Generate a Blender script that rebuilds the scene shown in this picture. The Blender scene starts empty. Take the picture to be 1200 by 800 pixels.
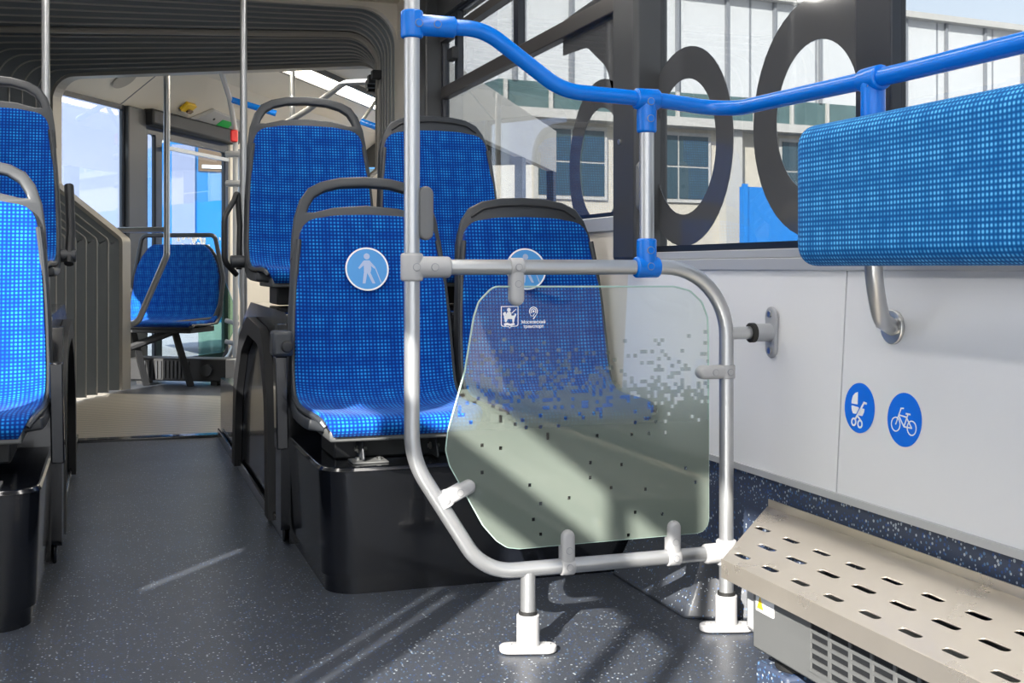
import bpy, bmesh, math, random
from mathutils import Vector, Matrix
random.seed(7)
PI = math.pi
R = math.radians
SC = bpy.context.scene
COL = SC.collection

# ------------------------------------------------------------------ materials
def new_mat(name):
    m = bpy.data.materials.new(name); m.use_nodes = True
    nt = m.node_tree
    b = nt.nodes.get('Principled BSDF')
    return m, nt, b

def simple(name, col, rough=0.5, metal=0.0, coat=0.0, spec=None, bump=0.0, bscale=200, vary=0.0, vscale=6):
    m, nt, b = new_mat(name)
    b.inputs['Base Color'].default_value = (*col, 1)
    b.inputs['Roughness'].default_value = rough
    b.inputs['Metallic'].default_value = metal
    b.inputs['Coat Weight'].default_value = coat
    if spec is not None: b.inputs['Specular IOR Level'].default_value = spec
    tc = nt.nodes.new('ShaderNodeTexCoord')
    if bump:
        n = nt.nodes.new('ShaderNodeTexNoise'); n.inputs['Scale'].default_value = bscale
        nt.links.new(tc.outputs['Object'], n.inputs['Vector'])
        bp = nt.nodes.new('ShaderNodeBump'); bp.inputs['Strength'].default_value = bump; bp.inputs['Distance'].default_value = 0.002
        nt.links.new(n.outputs['Fac'], bp.inputs['Height']); nt.links.new(bp.outputs['Normal'], b.inputs['Normal'])
    if vary:
        n = nt.nodes.new('ShaderNodeTexNoise'); n.inputs['Scale'].default_value = vscale; n.inputs['Detail'].default_value = 5
        nt.links.new(tc.outputs['Object'], n.inputs['Vector'])
        mx = nt.nodes.new('ShaderNodeMix'); mx.data_type = 'RGBA'
        mx.inputs[6].default_value = (*[c*(1-vary) for c in col], 1); mx.inputs[7].default_value = (*[min(1, c*(1+vary)) for c in col], 1)
        nt.links.new(n.outputs['Fac'], mx.inputs[0]); nt.links.new(mx.outputs[2], b.inputs['Base Color'])
        mr = nt.nodes.new('ShaderNodeMapRange'); mr.inputs[3].default_value = rough*0.85; mr.inputs[4].default_value = min(1, rough*1.2)
        nt.links.new(n.outputs['Fac'], mr.inputs[0]); nt.links.new(mr.outputs[0], b.inputs['Roughness'])
    return m

def math_node(nt, op, a=None, b=None):
    n = nt.nodes.new('ShaderNodeMath'); n.operation = op
    for i, v in enumerate((a, b)):
        if v is None: continue
        if isinstance(v, (int, float)): n.inputs[i].default_value = v
        else: nt.links.new(v, n.inputs[i])
    return n.outputs[0]

def fabric(name, period, dark, mid, light, lw=0.5):
    """woven cloth: light dots on a blue grid, in metres of UV"""
    m, nt, b = new_mat(name)
    uv = nt.nodes.new('ShaderNodeUVMap')
    sep = nt.nodes.new('ShaderNodeSeparateXYZ'); nt.links.new(uv.outputs[0], sep.inputs[0])
    nz = nt.nodes.new('ShaderNodeTexNoise'); nz.inputs['Scale'].default_value = 26; nz.inputs['Detail'].default_value = 3
    nt.links.new(uv.outputs[0], nz.inputs['Vector'])
    def wave(o, p):
        s = math_node(nt, 'SINE', math_node(nt, 'MULTIPLY', o, PI/p))
        return math_node(nt, 'POWER', math_node(nt, 'ABSOLUTE', s), 1.3)
    wu, wv = wave(sep.outputs[0], period), wave(sep.outputs[1], period)
    dot = math_node(nt, 'MULTIPLY', wu, wv)
    big = math_node(nt, 'MULTIPLY', wave(sep.outputs[0], period*6.0), wave(sep.outputs[1], period*7.0))
    amt = math_node(nt, 'ADD', math_node(nt, 'MULTIPLY', nz.outputs['Fac'], 0.9), math_node(nt, 'MULTIPLY', big, 0.35))
    dot2 = math_node(nt, 'MULTIPLY', dot, math_node(nt, 'ADD', amt, lw-0.35))
    cr = nt.nodes.new('ShaderNodeValToRGB')
    e = cr.color_ramp.elements
    e[0].position = 0.05; e[0].color = (*dark, 1)
    e[1].position = 0.85; e[1].color = (*light, 1)
    k = e.new(0.4); k.color = (*mid, 1)
    nt.links.new(dot2, cr.inputs[0]); nt.links.new(cr.outputs[0], b.inputs['Base Color'])
    b.inputs['Roughness'].default_value = 0.85
    b.inputs['Sheen Weight'].default_value = 0.05; b.inputs['Specular IOR Level'].default_value = 0.15
    bp = nt.nodes.new('ShaderNodeBump'); bp.inputs['Strength'].default_value = 0.35; bp.inputs['Distance'].default_value = 0.001
    nt.links.new(dot, bp.inputs['Height']); nt.links.new(bp.outputs['Normal'], b.inputs['Normal'])
    return m

def speckled(name, base, rough, dens=1.0, scale=120, rows=False):
    m, nt, b = new_mat(name)
    tc = nt.nodes.new('ShaderNodeTexCoord')
    vo = nt.nodes.new('ShaderNodeTexVoronoi'); vo.inputs['Scale'].default_value = scale
    nt.links.new(tc.outputs['Object'], vo.inputs['Vector'])
    sep = nt.nodes.new('ShaderNodeSeparateColor'); nt.links.new(vo.outputs['Color'], sep.inputs[0])
    sz = math_node(nt, 'MULTIPLY', sep.outputs[0], 0.34*dens)
    mask = math_node(nt, 'LESS_THAN', vo.outputs['Distance'], sz)
    cr = nt.nodes.new('ShaderNodeValToRGB'); cr.color_ramp.interpolation = 'CONSTANT'
    e = cr.color_ramp.elements
    e[0].position = 0.0; e[0].color = (0.03, 0.08, 0.24, 1)
    e[1].position = 0.35; e[1].color = (0.42, 0.47, 0.52, 1)
    k = e.new(0.72); k.color = (0.10, 0.20, 0.36, 1)
    nt.links.new(sep.outputs[1], cr.inputs[0])
    nz = nt.nodes.new('ShaderNodeTexNoise'); nz.inputs['Scale'].default_value = 2.2; nz.inputs['Detail'].default_value = 5
    nt.links.new(tc.outputs['Object'], nz.inputs['Vector'])
    bs = nt.nodes.new('ShaderNodeMix'); bs.data_type = 'RGBA'
    bs.inputs[6].default_value = (*[c*0.85 for c in base], 1); bs.inputs[7].default_value = (*[c*1.18 for c in base], 1)
    nt.links.new(nz.outputs['Fac'], bs.inputs[0])
    mx = nt.nodes.new('ShaderNodeMix'); mx.data_type = 'RGBA'
    nt.links.new(mask, mx.inputs[0]); nt.links.new(bs.outputs[2], mx.inputs[6]); nt.links.new(cr.outputs[0], mx.inputs[7])
    nt.links.new(mx.outputs[2], b.inputs['Base Color'])
    mr = nt.nodes.new('ShaderNodeMapRange'); mr.inputs[3].default_value = rough*0.8; mr.inputs[4].default_value = rough*1.2
    nt.links.new(nz.outputs['Fac'], mr.inputs[0]); nt.links.new(mr.outputs[0], b.inputs['Roughness'])
    b.inputs['Specular IOR Level'].default_value = 0.45
    n2 = nt.nodes.new('ShaderNodeTexNoise'); n2.inputs['Scale'].default_value = 260
    nt.links.new(tc.outputs['Object'], n2.inputs['Vector'])
    bp = nt.nodes.new('ShaderNodeBump'); bp.inputs['Strength'].default_value = 0.25; bp.inputs['Distance'].default_value = 0.001
    nt.links.new(n2.outputs['Fac'], bp.inputs['Height']); nt.links.new(bp.outputs['Normal'], b.inputs['Normal'])
    return m

def schlick(nt, f0):
    """reflectance of a thin pane, the same from both sides"""
    lw = nt.nodes.new('ShaderNodeLayerWeight'); lw.inputs[0].default_value = 0.5
    return math_node(nt, 'ADD', math_node(nt, 'MULTIPLY', math_node(nt, 'POWER', lw.outputs['Facing'], 5.0), 1-f0), f0)

def glass(name, tint, refl=1.45, rough=0.0, gain=1.0):
    m, nt, b = new_mat(name)
    nt.nodes.remove(b)
    out = nt.nodes['Material Output']
    tr = nt.nodes.new('ShaderNodeBsdfTransparent'); tr.inputs[0].default_value = (*tint, 1)
    gl = nt.nodes.new('ShaderNodeBsdfGlossy'); gl.inputs['Roughness'].default_value = rough
    mx = nt.nodes.new('ShaderNodeMixShader')
    nt.links.new(schlick(nt, ((refl-1)/(refl+1))**2*gain), mx.inputs[0])
    nt.links.new(tr.outputs[0], mx.inputs[1]); nt.links.new(gl.outputs[0], mx.inputs[2])
    nt.links.new(mx.outputs[0], out.inputs[0])
    return m

def frosted_screen(name):
    """clear glass whose lower part is printed with a milky pattern of small squares (object coords x, z)"""
    m, nt, b = new_mat(name)
    nt.nodes.remove(b)
    out = nt.nodes['Material Output']
    tc = nt.nodes.new('ShaderNodeTexCoord')
    sep = nt.nodes.new('ShaderNodeSeparateXYZ'); nt.links.new(tc.outputs['Object'], sep.inputs[0])
    cell = 0.0088
    cx = math_node(nt, 'FLOOR', math_node(nt, 'DIVIDE', sep.outputs[0], cell))
    cz = math_node(nt, 'FLOOR', math_node(nt, 'DIVIDE', sep.outputs[2], cell))
    cb = nt.nodes.new('ShaderNodeCombineXYZ'); nt.links.new(cx, cb.inputs[0]); nt.links.new(cz, cb.inputs[1])
    wn = nt.nodes.new('ShaderNodeTexWhiteNoise'); wn.noise_dimensions = '2D'; nt.links.new(cb.outputs[0], wn.inputs['Vector'])
    # share of cells printed, by height; columns wander a little
    cc = nt.nodes.new('ShaderNodeTexNoise'); cc.inputs['Scale'].default_value = 0.11
    nt.links.new(cb.outputs[0], cc.inputs['Vector'])
    cbx = nt.nodes.new('ShaderNodeCombineXYZ'); nt.links.new(cx, cbx.inputs[0])
    wc = nt.nodes.new('ShaderNodeTexWhiteNoise'); wc.noise_dimensions = '2D'; nt.links.new(cbx.outputs[0], wc.inputs['Vector'])
    zz = math_node(nt, 'ADD', math_node(nt, 'MULTIPLY', cz, cell), math_node(nt, 'MULTIPLY', math_node(nt, 'SUBTRACT', cc.outputs['Fac'], 0.5), 0.16))
    zz = math_node(nt, 'ADD', zz, math_node(nt, 'MULTIPLY', wc.outputs[0], 0.03))
    cr = nt.nodes.new('ShaderNodeValToRGB'); e = cr.color_ramp.elements
    e[0].position = 0.0; e[0].color = (0.993,)*3+(1,)
    e[1].position = 1.0; e[1].color = (0, 0, 0, 1)
    for p, v in ((0.30, 0.988), (0.46, 0.975), (0.56, 0.9), (0.68, 0.6), (0.82, 0.2)):
        k = e.new(p); k.color = (v, v, v, 1)
    mr = nt.nodes.new('ShaderNodeMapRange'); mr.inputs[1].default_value = 0.30; mr.inputs[2].default_value = 0.74
    nt.links.new(zz, mr.inputs[0]); nt.links.new(mr.outputs[0], cr.inputs[0])
    printed = math_node(nt, 'LESS_THAN', wn.outputs[0], cr.outputs[0])
    tr = nt.nodes.new('ShaderNodeBsdfTransparent'); tr.inputs[0].default_value = (0.955, 0.985, 0.975, 1)
    gl = nt.nodes.new('ShaderNodeBsdfGlossy'); gl.inputs['Roughness'].default_value = 0.03
    df = nt.nodes.new('ShaderNodeBsdfDiffuse'); df.inputs[0].default_value = (0.21, 0.245, 0.215, 1)
    tl = nt.nodes.new('ShaderNodeBsdfTranslucent'); tl.inputs[0].default_value = (0.26, 0.32, 0.275, 1)
    m1 = nt.nodes.new('ShaderNodeMixShader'); m1.inputs[0].default_value = 0.4
    nt.links.new(df.outputs[0], m1.inputs[1]); nt.links.new(tl.outputs[0], m1.inputs[2])
    # the print is a thin veil, so some of what lies behind stays visible
    veil = nt.nodes.new('ShaderNodeMixShader')
    mrv = nt.nodes.new('ShaderNodeMapRange'); mrv.inputs[1].default_value = 0.40; mrv.inputs[2].default_value = 0.62
    mrv.inputs[3].default_value = 0.90; mrv.inputs[4].default_value = 0.28
    nt.links.new(sep.outputs[2], mrv.inputs[0]); nt.links.new(mrv.outputs[0], veil.inputs[0])
    tr2 = nt.nodes.new('ShaderNodeBsdfTransparent'); tr2.inputs[0].default_value = (0.93, 0.98, 0.955, 1)
    nt.links.new(tr2.outputs[0], veil.inputs[1]); nt.links.new(m1.outputs[0], veil.inputs[2])
    m2 = nt.nodes.new('ShaderNodeMixShader')
    nt.links.new(printed, m2.inputs[0]); nt.links.new(tr.outputs[0], m2.inputs[1]); nt.links.new(veil.outputs[0], m2.inputs[2])
    m3 = nt.nodes.new('ShaderNodeMixShader')
    nt.links.new(schlick(nt, 0.035), m3.inputs[0]); nt.links.new(m2.outputs[0], m3.inputs[1]); nt.links.new(gl.outputs[0], m3.inputs[2])
    nt.links.new(m3.outputs[0], out.inputs[0])
    return m

def emissive(name, col, s):
    m, nt, b = new_mat(name)
    b.inputs['Base Color'].default_value = (*col, 1)
    b.inputs['Emission Color'].default_value = (*col, 1); b.inputs['Emission Strength'].default_value = s
    return m

def striped(name, c1, c2, scale, axis, rough=0.4, metal=0.0, width=0.5):
    m, nt, b = new_mat(name)
    tc = nt.nodes.new('ShaderNodeTexCoord'); sep = nt.nodes.new('ShaderNodeSeparateXYZ')
    nt.links.new(tc.outputs['Object'], sep.inputs[0])
    fr = math_node(nt, 'FRACT', math_node(nt, 'MULTIPLY', sep.outputs[axis], scale))
    k = math_node(nt, 'LESS_THAN', fr, width)
    nz = nt.nodes.new('ShaderNodeTexNoise'); nz.inputs['Scale'].default_value = 3; nt.links.new(tc.outputs['Object'], nz.inputs['Vector'])
    mx = nt.nodes.new('ShaderNodeMix'); mx.data_type = 'RGBA'
    mx.inputs[6].default_value = (*c1, 1); mx.inputs[7].default_value = (*c2, 1)
    nt.links.new(k, mx.inputs[0])
    mv = nt.nodes.new('ShaderNodeMix'); mv.data_type = 'RGBA'; mv.blend_type = 'MULTIPLY'; mv.inputs[0].default_value = 0.3
    nt.links.new(mx.outputs[2], mv.inputs[6]); nt.links.new(nz.outputs['Color'], mv.inputs[7])
    nt.links.new(mx.outputs[2], b.inputs['Base Color'])
    b.inputs['Roughness'].default_value = rough; b.inputs['Metallic'].default_value = metal
    bp = nt.nodes.new('ShaderNodeBump'); bp.inputs['Strength'].default_value = 0.6; bp.inputs['Distance'].default_value = 0.003
    nt.links.new(k, bp.inputs['Height']); nt.links.new(bp.outputs['Normal'], b.inputs['Normal'])
    return m

M = {}
M['fab'] = fabric('blue_woven_fabric', 0.0112, (0.0005, 0.026, 0.20), (0.001, 0.085, 0.40), (0.022, 0.30, 0.72))
M['fabpad'] = fabric('light_blue_woven_fabric', 0.0098, (0.001, 0.085, 0.30), (0.006, 0.18, 0.50), (0.13, 0.52, 0.90), 0.62)
M['shell'] = simple('charcoal_plastic', (0.032, 0.036, 0.042), 0.42, bump=0.15, bscale=500)
M['blackgloss'] = simple('black_gloss_plastic', (0.005, 0.006, 0.009), 0.14, coat=0.35, vary=0.3, vscale=2.5)
M['black'] = simple('black_matt_plastic', (0.012, 0.013, 0.015), 0.55)
M['rubber'] = simple('black_rubber', (0.01, 0.01, 0.01), 0.7)
M['tube'] = simple('silver_painted_tube', (0.46, 0.47, 0.48), 0.32, metal=0.75)
M['cast'] = simple('grey_moulded_plastic', (0.36, 0.37, 0.39), 0.45, spec=0.4)
M['castw'] = simple('pale_grey_moulded_plastic', (0.42, 0.42, 0.425), 0.42)
M['padgrey'] = simple('mid_grey_pad_plastic', (0.14, 0.145, 0.15), 0.6)
M['blue'] = simple('blue_powder_coat', (0.0, 0.165, 0.68), 0.22, spec=0.4)
M['steel'] = simple('brushed_stainless_steel', (0.60, 0.545, 0.47), 0.28, metal=0.78, vary=0.08, vscale=9, bump=0.08, bscale=60)
M['bolt'] = simple('zinc_plated_steel', (0.6, 0.6, 0.58), 0.3, metal=1.0)
M['heater'] = simple('grey_painted_steel_case', (0.16, 0.165, 0.165), 0.45, metal=0.3, vary=0.08)
M['floor'] = speckled('speckled_dark_vinyl', (0.046, 0.052, 0.064), 0.36, 1.0, 130)
M['dado'] = speckled('speckled_blue_vinyl', (0.040, 0.055, 0.095), 0.5, 1.4, 120)
M['panel'] = simple('pale_laminate_panel', (0.76, 0.765, 0.775), 0.35, vary=0.02, vscale=4)
M['cream'] = simple('cream_moulded_panel', (0.74, 0.68, 0.58), 0.5, vary=0.03, vscale=3)
M['alu'] = simple('anodised_aluminium_trim', (0.52, 0.535, 0.55), 0.4, metal=0.3)
M['seam'] = simple('grey_seam', (0.25, 0.26, 0.28), 0.6)
M['pillar'] = simple('dark_grey_pillar_cover', (0.045, 0.047, 0.05), 0.4, vary=0.1)
M['wframe'] = simple('black_window_rubber', (0.007, 0.011, 0.02), 0.35)
M['wbar'] = simple('brown_grey_window_bar', (0.055, 0.05, 0.048), 0.35, metal=0.3)
M['glass'] = glass('window_glass', (0.64, 0.655, 0.66), 1.5, gain=1.3)
M['glassc'] = glass('clear_window_glass', (0.72, 0.78, 0.82), 1.5, gain=1.3)
M['screen'] = frosted_screen('frosted_screen_glass')
M['glassg'] = glass('greenish_glass', (0.62, 0.80, 0.70), 1.5)
M['film'] = simple('grey_window_film', (0.072, 0.074, 0.078), 0.10, coat=0.6)
M['bellows'] = simple('grey_bellows_cloth', (0.20, 0.22, 0.235), 0.42, vary=0.12, vscale=5)
M['bead'] = simple('pale_bellows_bead', (0.45, 0.44, 0.42), 0.4, metal=0.2)
M['hoop'] = simple('grey_articulation_hoop', (0.42, 0.395, 0.35), 0.45, metal=0.2)
M['turn'] = striped('ribbed_articulation_floor', (0.62, 0.57, 0.49), (0.30, 0.28, 0.24), 14, 1, 0.35, 0.3, 0.35)
M['white'] = simple('white_print', (0.88, 0.89, 0.90), 0.5)
M['signblue'] = simple('blue_sign_print', (0.0, 0.16, 0.80), 0.35)
M['signpale'] = simple('pale_blue_sign_print', (0.075, 0.32, 0.70), 0.45)
M['signfig'] = simple('pale_figure_print', (0.42, 0.52, 0.72), 0.5)
M['yellow'] = simple('yellow_plastic', (0.85, 0.55, 0.02), 0.4)
M['green'] = simple('green_sticker', (0.02, 0.45, 0.08), 0.4)
M['red'] = simple('red_plastic', (0.7, 0.02, 0.02), 0.4)
M['lamp'] = emissive('warm_led_diffuser', (1.0, 0.90, 0.72), 16.0)
M['fillw'] = emissive('white_fill_diffuser', (1.0, 0.96, 0.90), 10.0)  # glow of the added near-car strips
M['sheet'] = striped('white_profiled_sheet', (0.52, 0.53, 0.54), (0.22, 0.23, 0.25), 0.55, 0, 0.6, 0, 0.035)
M['render'] = simple('cream_render', (0.50, 0.46, 0.39), 0.8, vary=0.1, vscale=0.8)
M['bandglass'] = simple('teal_strip_glazing', (0.075, 0.13, 0.135), 0.3, vary=0.5, vscale=2)
M['darkpane'] = simple('dark_window_pane', (0.03, 0.06, 0.08), 0.1)
M['ledge'] = simple('pale_ledge', (0.42, 0.41, 0.39), 0.7)
M['fence'] = simple('blue_sheet_fence', (0.008, 0.16, 0.50), 0.5)
M['asphalt'] = simple('pale_concrete', (0.40, 0.39, 0.37), 0.9, vary=0.1)
M['busblue'] = simple('sky_blue_bus_paint', (0.015, 0.17, 0.44), 0.25, coat=0.3)
M['lilac'] = simple('pale_lilac_render', (0.24, 0.26, 0.37), 0.8, vary=0.08)
M['brown'] = simple('brown_bus_pane', (0.16, 0.10, 0.06), 0.15)
M['foliage'] = simple('brown_roof', (0.10, 0.06, 0.045), 0.9, vary=0.3)

# ------------------------------------------------------------------ helpers
def link(o, parent=None):
    COL.objects.link(o)
    if parent is not None: o.parent = parent
    return o

ROOTM = {}
def thing(name, label, cat, loc=(0, 0, 0), rz=0.0, group=None):
    o = bpy.data.objects.new(name, None); link(o)
    o.empty_display_size = 0.1
    o.location = loc; o.rotation_euler = (0, 0, rz)
    o['label'] = label; o['category'] = cat
    if group: o['group'] = group
    ROOTM[o] = Matrix.Translation(Vector(loc)) @ Matrix.Rotation(rz, 4, 'Z')
    return o

def part(name, bm, m, parent=None, smooth=False, world=True, bevel=0, seg=2, label=None, recalc=True):
    """one mesh object. With world=True the vertices are in bus coordinates and are moved into the thing's own."""
    if recalc: bmesh.ops.recalc_face_normals(bm, faces=bm.faces)
    if parent is not None and world:
        p = parent
        while p.parent is not None: p = p.parent
        if p in ROOTM: bm.transform(ROOTM[p].inverted())
    if smooth:
        for f in bm.faces: f.smooth = True
    me = bpy.data.meshes.new(name); bm.to_mesh(me); bm.free()
    if smooth:
        try: me.set_sharp_from_angle(angle=R(40))
        except Exception: pass
    me.materials.append(m)
    o = bpy.data.objects.new(name, me); link(o, parent)
    if bevel:
        b = o.modifiers.new('bevel', 'BEVEL'); b.width = bevel; b.segments = seg; b.limit_method = 'ANGLE'; b.angle_limit = R(35)
        b.harden_normals = False
        for f in me.polygons: f.use_smooth = True
        try: me.set_sharp_from_angle(angle=R(30))
        except Exception: pass
    if label: o['label'] = label
    return o

def struct(name, bm, m, bevel=0, parent=None):
    o = part(name, bm, m, parent, bevel=bevel)
    if parent is None: o['kind'] = 'structure'
    return o

def B(): return bmesh.new()

def box(bm, x0, x1, y0, y1, z0, z1, mat=None):
    vs = [bm.verts.new((x, y, z)) for x in (x0, x1) for y in (y0, y1) for z in (z0, z1)]
    idx = [(0, 1, 3, 2), (4, 6, 7, 5), (0, 4, 5, 1), (2, 3, 7, 6), (0, 2, 6, 4), (1, 5, 7, 3)]
    for f in idx: bm.faces.new([vs[i] for i in f])
    if mat is not None:
        for v in vs: v.co = mat @ v.co
    return vs

def hexa(bm, pts):
    """8 points: bottom 4 then top 4"""
    vs = [bm.verts.new(p) for p in pts]
    for f in ((3, 2, 1, 0), (4, 5, 6, 7), (0, 1, 5, 4), (1, 2, 6, 5), (2, 3, 7, 6), (3, 0, 4, 7)):
        bm.faces.new([vs[i] for i in f])

def fillet(pts, rad, n=8):
    pts = [Vector(p) for p in pts]
    if not isinstance(rad, (list, tuple)): rad = [rad]*len(pts)
    out = [pts[0]]
    for i in range(1, len(pts)-1):
        p, a, b = pts[i], pts[i-1], pts[i+1]
        u = (a-p).normalized(); v = (b-p).normalized()
        ang = u.angle(v)
        d = min(rad[i]/math.tan(ang/2), (a-p).length*0.499, (b-p).length*0.499)
        s, e = p+u*d, p+v*d
        for k in range(n+1):
            t = k/n
            # circular-ish: rational quadratic
            w = math.sin(ang/2)
            den = (1-t)**2 + 2*w*t*(1-t) + t*t
            out.append(((1-t)**2*s + 2*w*t*(1-t)*p + t*t*e)/den)
    out.append(pts[-1])
    return out

def tube(bm, pts, r, seg=16, caps=True, rb=None, flat=None):
    pts = [Vector(p) for p in pts]
    q = [pts[0]]
    for p in pts[1:]:
        if (p-q[-1]).length > 1e-5: q.append(p)
    pts = q
    rs = r if isinstance(r, (list, tuple)) else [r]*len(pts)
    tang = []
    for i in range(len(pts)):
        a = pts[max(0, i-1)]; b = pts[min(len(pts)-1, i+1)]
        tang.append((b-a).normalized())
    t0 = tang[0]
    up = Vector((0, 0, 1)) if abs(t0.z) < 0.9 else Vector((0, 1, 0))
    n = t0.cross(up).normalized()
    rings = []
    for i, p in enumerate(pts):
        t = tang[i]
        n = (n - t*n.dot(t)).normalized()
        bi = t.cross(n)
        ring = []
        for k in range(seg):
            a = 2*PI*k/seg
            ring.append(bm.verts.new(p + n*math.cos(a)*rs[i] + bi*math.sin(a)*rs[i]*(flat or 1)))
        rings.append(ring)
    for i in range(len(rings)-1):
        for k in range(seg):
            bm.faces.new((rings[i][k], rings[i][(k+1) % seg], rings[i+1][(k+1) % seg], rings[i+1][k]))
    if caps:
        bm.faces.new(list(reversed(rings[0]))); bm.faces.new(rings[-1])

def rod(bm, a, b, r, seg=16, ease=0.0):
    """cylinder from a to b; ease rounds its ends"""
    a, b = Vector(a), Vector(b)
    if ease <= 0: return tube(bm, [a, b], r, seg)
    d = (b-a).normalized(); pts = []; rs = []
    for k in range(5):
        t = k/4*PI/2
        pts.append(a + d*ease*(1-math.cos(t))); rs.append(max(1e-4, r-ease+ease*math.sin(t)))
    for k in range(5):
        t = k/4*PI/2
        pts.append(b - d*ease*(1-math.sin(t))); rs.append(max(1e-4, r-ease+ease*math.cos(t)))
    # keep monotone
    P2, R2 = [pts[0]], [rs[0]]
    for p, q in zip(pts[1:], rs[1:]):
        if (p-P2[-1]).dot(d) > 1e-6: P2.append(p); R2.append(q)
    tube(bm, P2, R2, seg)

def poly(outline, holes=(), depth=0.01, frame=None, bev=0.0):
    """flat shape with holes, extruded; outline in (u,v), frame = (origin, udir, vdir); thickness is centred"""
    cu = bpy.data.curves.new('tmp', 'CURVE'); cu.dimensions = '2D'; cu.fill_mode = 'BOTH'
    for pts in [outline]+list(holes):
        s = cu.splines.new('POLY'); s.points.add(len(pts)-1)
        for k, p in enumerate(pts): s.points[k].co = (p[0], p[1], 0, 1)
        s.use_cyclic_u = True
    cu.extrude = max(depth/2-bev, 1e-5)
    if bev: cu.bevel_depth = bev; cu.bevel_resolution = 2; cu.offset = -bev
    ob = bpy.data.objects.new('tmp', cu); COL.objects.link(ob)
    bpy.context.view_layer.update()
    me = bpy.data.meshes.new_from_object(ob.evaluated_get(bpy.context.evaluated_depsgraph_get()))
    bm = bmesh.new(); bm.from_mesh(me)
    bmesh.ops.remove_doubles(bm, verts=bm.verts, dist=1e-6)
    bpy.data.objects.remove(ob); bpy.data.curves.remove(cu); bpy.data.meshes.remove(me)
    if frame:
        o, u, v = (Vector(x) for x in frame)
        w = u.cross(v).normalized()
        mt = Matrix(((u.x, v.x, w.x, o.x), (u.y, v.y, w.y, o.y), (u.z, v.z, w.z, o.z), (0, 0, 0, 1)))
        bm.transform(mt)
    return bm

def join(*bms):
    r = bms[0]
    for b in bms[1:]:
        me = bpy.data.meshes.new('t'); b.to_mesh(me); r.from_mesh(me); bpy.data.meshes.remove(me); b.free()
    return r

def circ(r, n=40, cx=0, cy=0, ry=None):
    return [(cx+r*math.cos(2*PI*k/n), cy+(ry or r)*math.sin(2*PI*k/n)) for k in range(n)]

def stad(hl, r, n=10, cx=0, cy=0, vert=False):
    p = [(hl*0+ (hl-r)+r*math.cos(a), r*math.sin(a)) for a in [(-PI/2)+PI*k/n for k in range(n+1)]]
    p += [(-(hl-r)+r*math.cos(a), r*math.sin(a)) for a in [(PI/2)+PI*k/n for k in range(n+1)]]
    if vert: p = [(y, x) for x, y in p][::-1]
    return [(cx+x, cy+y) for x, y in p]

def rrect(x0, x1, y0, y1, r, n=6):
    pts = []
    for cx, cy, a0 in ((x1-r, y0+r, -PI/2), (x1-r, y1-r, 0), (x0+r, y1-r, PI/2), (x0+r, y0+r, PI)):
        for k in range(n+1):
            a = a0+PI/2*k/n; pts.append((cx+r*math.cos(a), cy+r*math.sin(a)))
    return pts

def round_poly(pts, r, n=6):
    """closed 2D polygon with rounded corners"""
    P = [Vector((p[0], p[1], 0)) for p in pts]; out = []
    N = len(P)
    rr = r if isinstance(r, (list, tuple)) else [r]*N
    for i in range(N):
        if rr[i] <= 0: out.append(P[i]); continue
        out += fillet([P[i-1], P[i], P[(i+1) % N]], [0, rr[i], 0], n)[1:-1]
    return [(p.x, p.y) for p in out]

XZ = lambda y, x=0, z=0: ((x, y, z), (1, 0, 0), (0, 0, 1))       # u = x, v = z
YZ = lambda x, y=0, z=0: ((x, y, z), (0, 1, 0), (0, 0, 1))       # u = y, v = z

# ------------------------------------------------------------------ camera
CAMH = 0.88
cam = bpy.data.cameras.new('camera'); camo = bpy.data.objects.new('camera', cam); COL.objects.link(camo)
cam.sensor_width = 36; cam.lens = 42.0; cam.shift_y = -86/1200; cam.clip_start = 0.05; cam.clip_end = 400
camo.location = (0, 0, CAMH); camo.rotation_euler = (R(90), 0, R(-18.56))
SC.camera = camo

# ------------------------------------------------------------------ bus shell (near car)
WX = 1.60          # plane of the right-hand glazing
LX = -1.02         # inner face of left wall
Y0, Y1 = -2.6, 6.45
bm = B(); box(bm, LX-0.05, 1.62, Y0, Y1, -0.08, 0); struct('floor', bm, M['floor'])
bm = B(); box(bm, LX-0.08, 1.66, Y0, Y1, 2.33, 2.38); struct('ceiling', bm, M['cream'])
# right wall: lower vinyl dado, leaning laminate panel
bm = B(); hexa(bm, [(1.515, Y0, 0), (1.62, Y0, 0), (1.62, 6.1, 0), (1.515, 6.1, 0),
                    (1.532, Y0, 0.37), (1.62, Y0, 0.37), (1.62, 6.1, 0.37), (1.532, 6.1, 0.37)])
struct('wall_right', bm, M['dado'])
bm = B()
for y0, y1 in ((Y0, 0.78), (0.785, 2.284), (2.289, 3.475)):
    hexa(bm, [(1.527, y0, 0.37), (1.62, y0, 0.37), (1.62, y1, 0.37), (1.527, y1, 0.37),
              (1.556, y0, 0.875), (1.62, y0, 0.875), (1.62, y1, 0.875), (1.556, y1, 0.875)])
struct('wall_right', bm, M['panel'])
bm = B(); hexa(bm, [(1.5305, 2.283, 0.37), (1.60, 2.283, 0.37), (1.60, 2.29, 0.37), (1.5305, 2.29, 0.37),
                    (1.5595, 2.283, 0.875), (1.61, 2.283, 0.875), (1.61, 2.29, 0.875), (1.5595, 2.29, 0.875)])
struct('trim_1', bm, M['seam'])
bm = B(); box(bm, 1.519, 1.53, Y0, 3.2, 0.366, 0.382); struct('trim_2', bm, M['alu'])
# aluminium sill under the near window, two steps
bm = B(); box(bm, 1.548, 1.63, Y0, 3.47, 0.874, 0.905); box(bm, 1.558, 1.63, Y0, 3.47, 0.905, 0.928)
struct('trim_3', bm, M['alu'], bevel=0.003)
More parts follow.
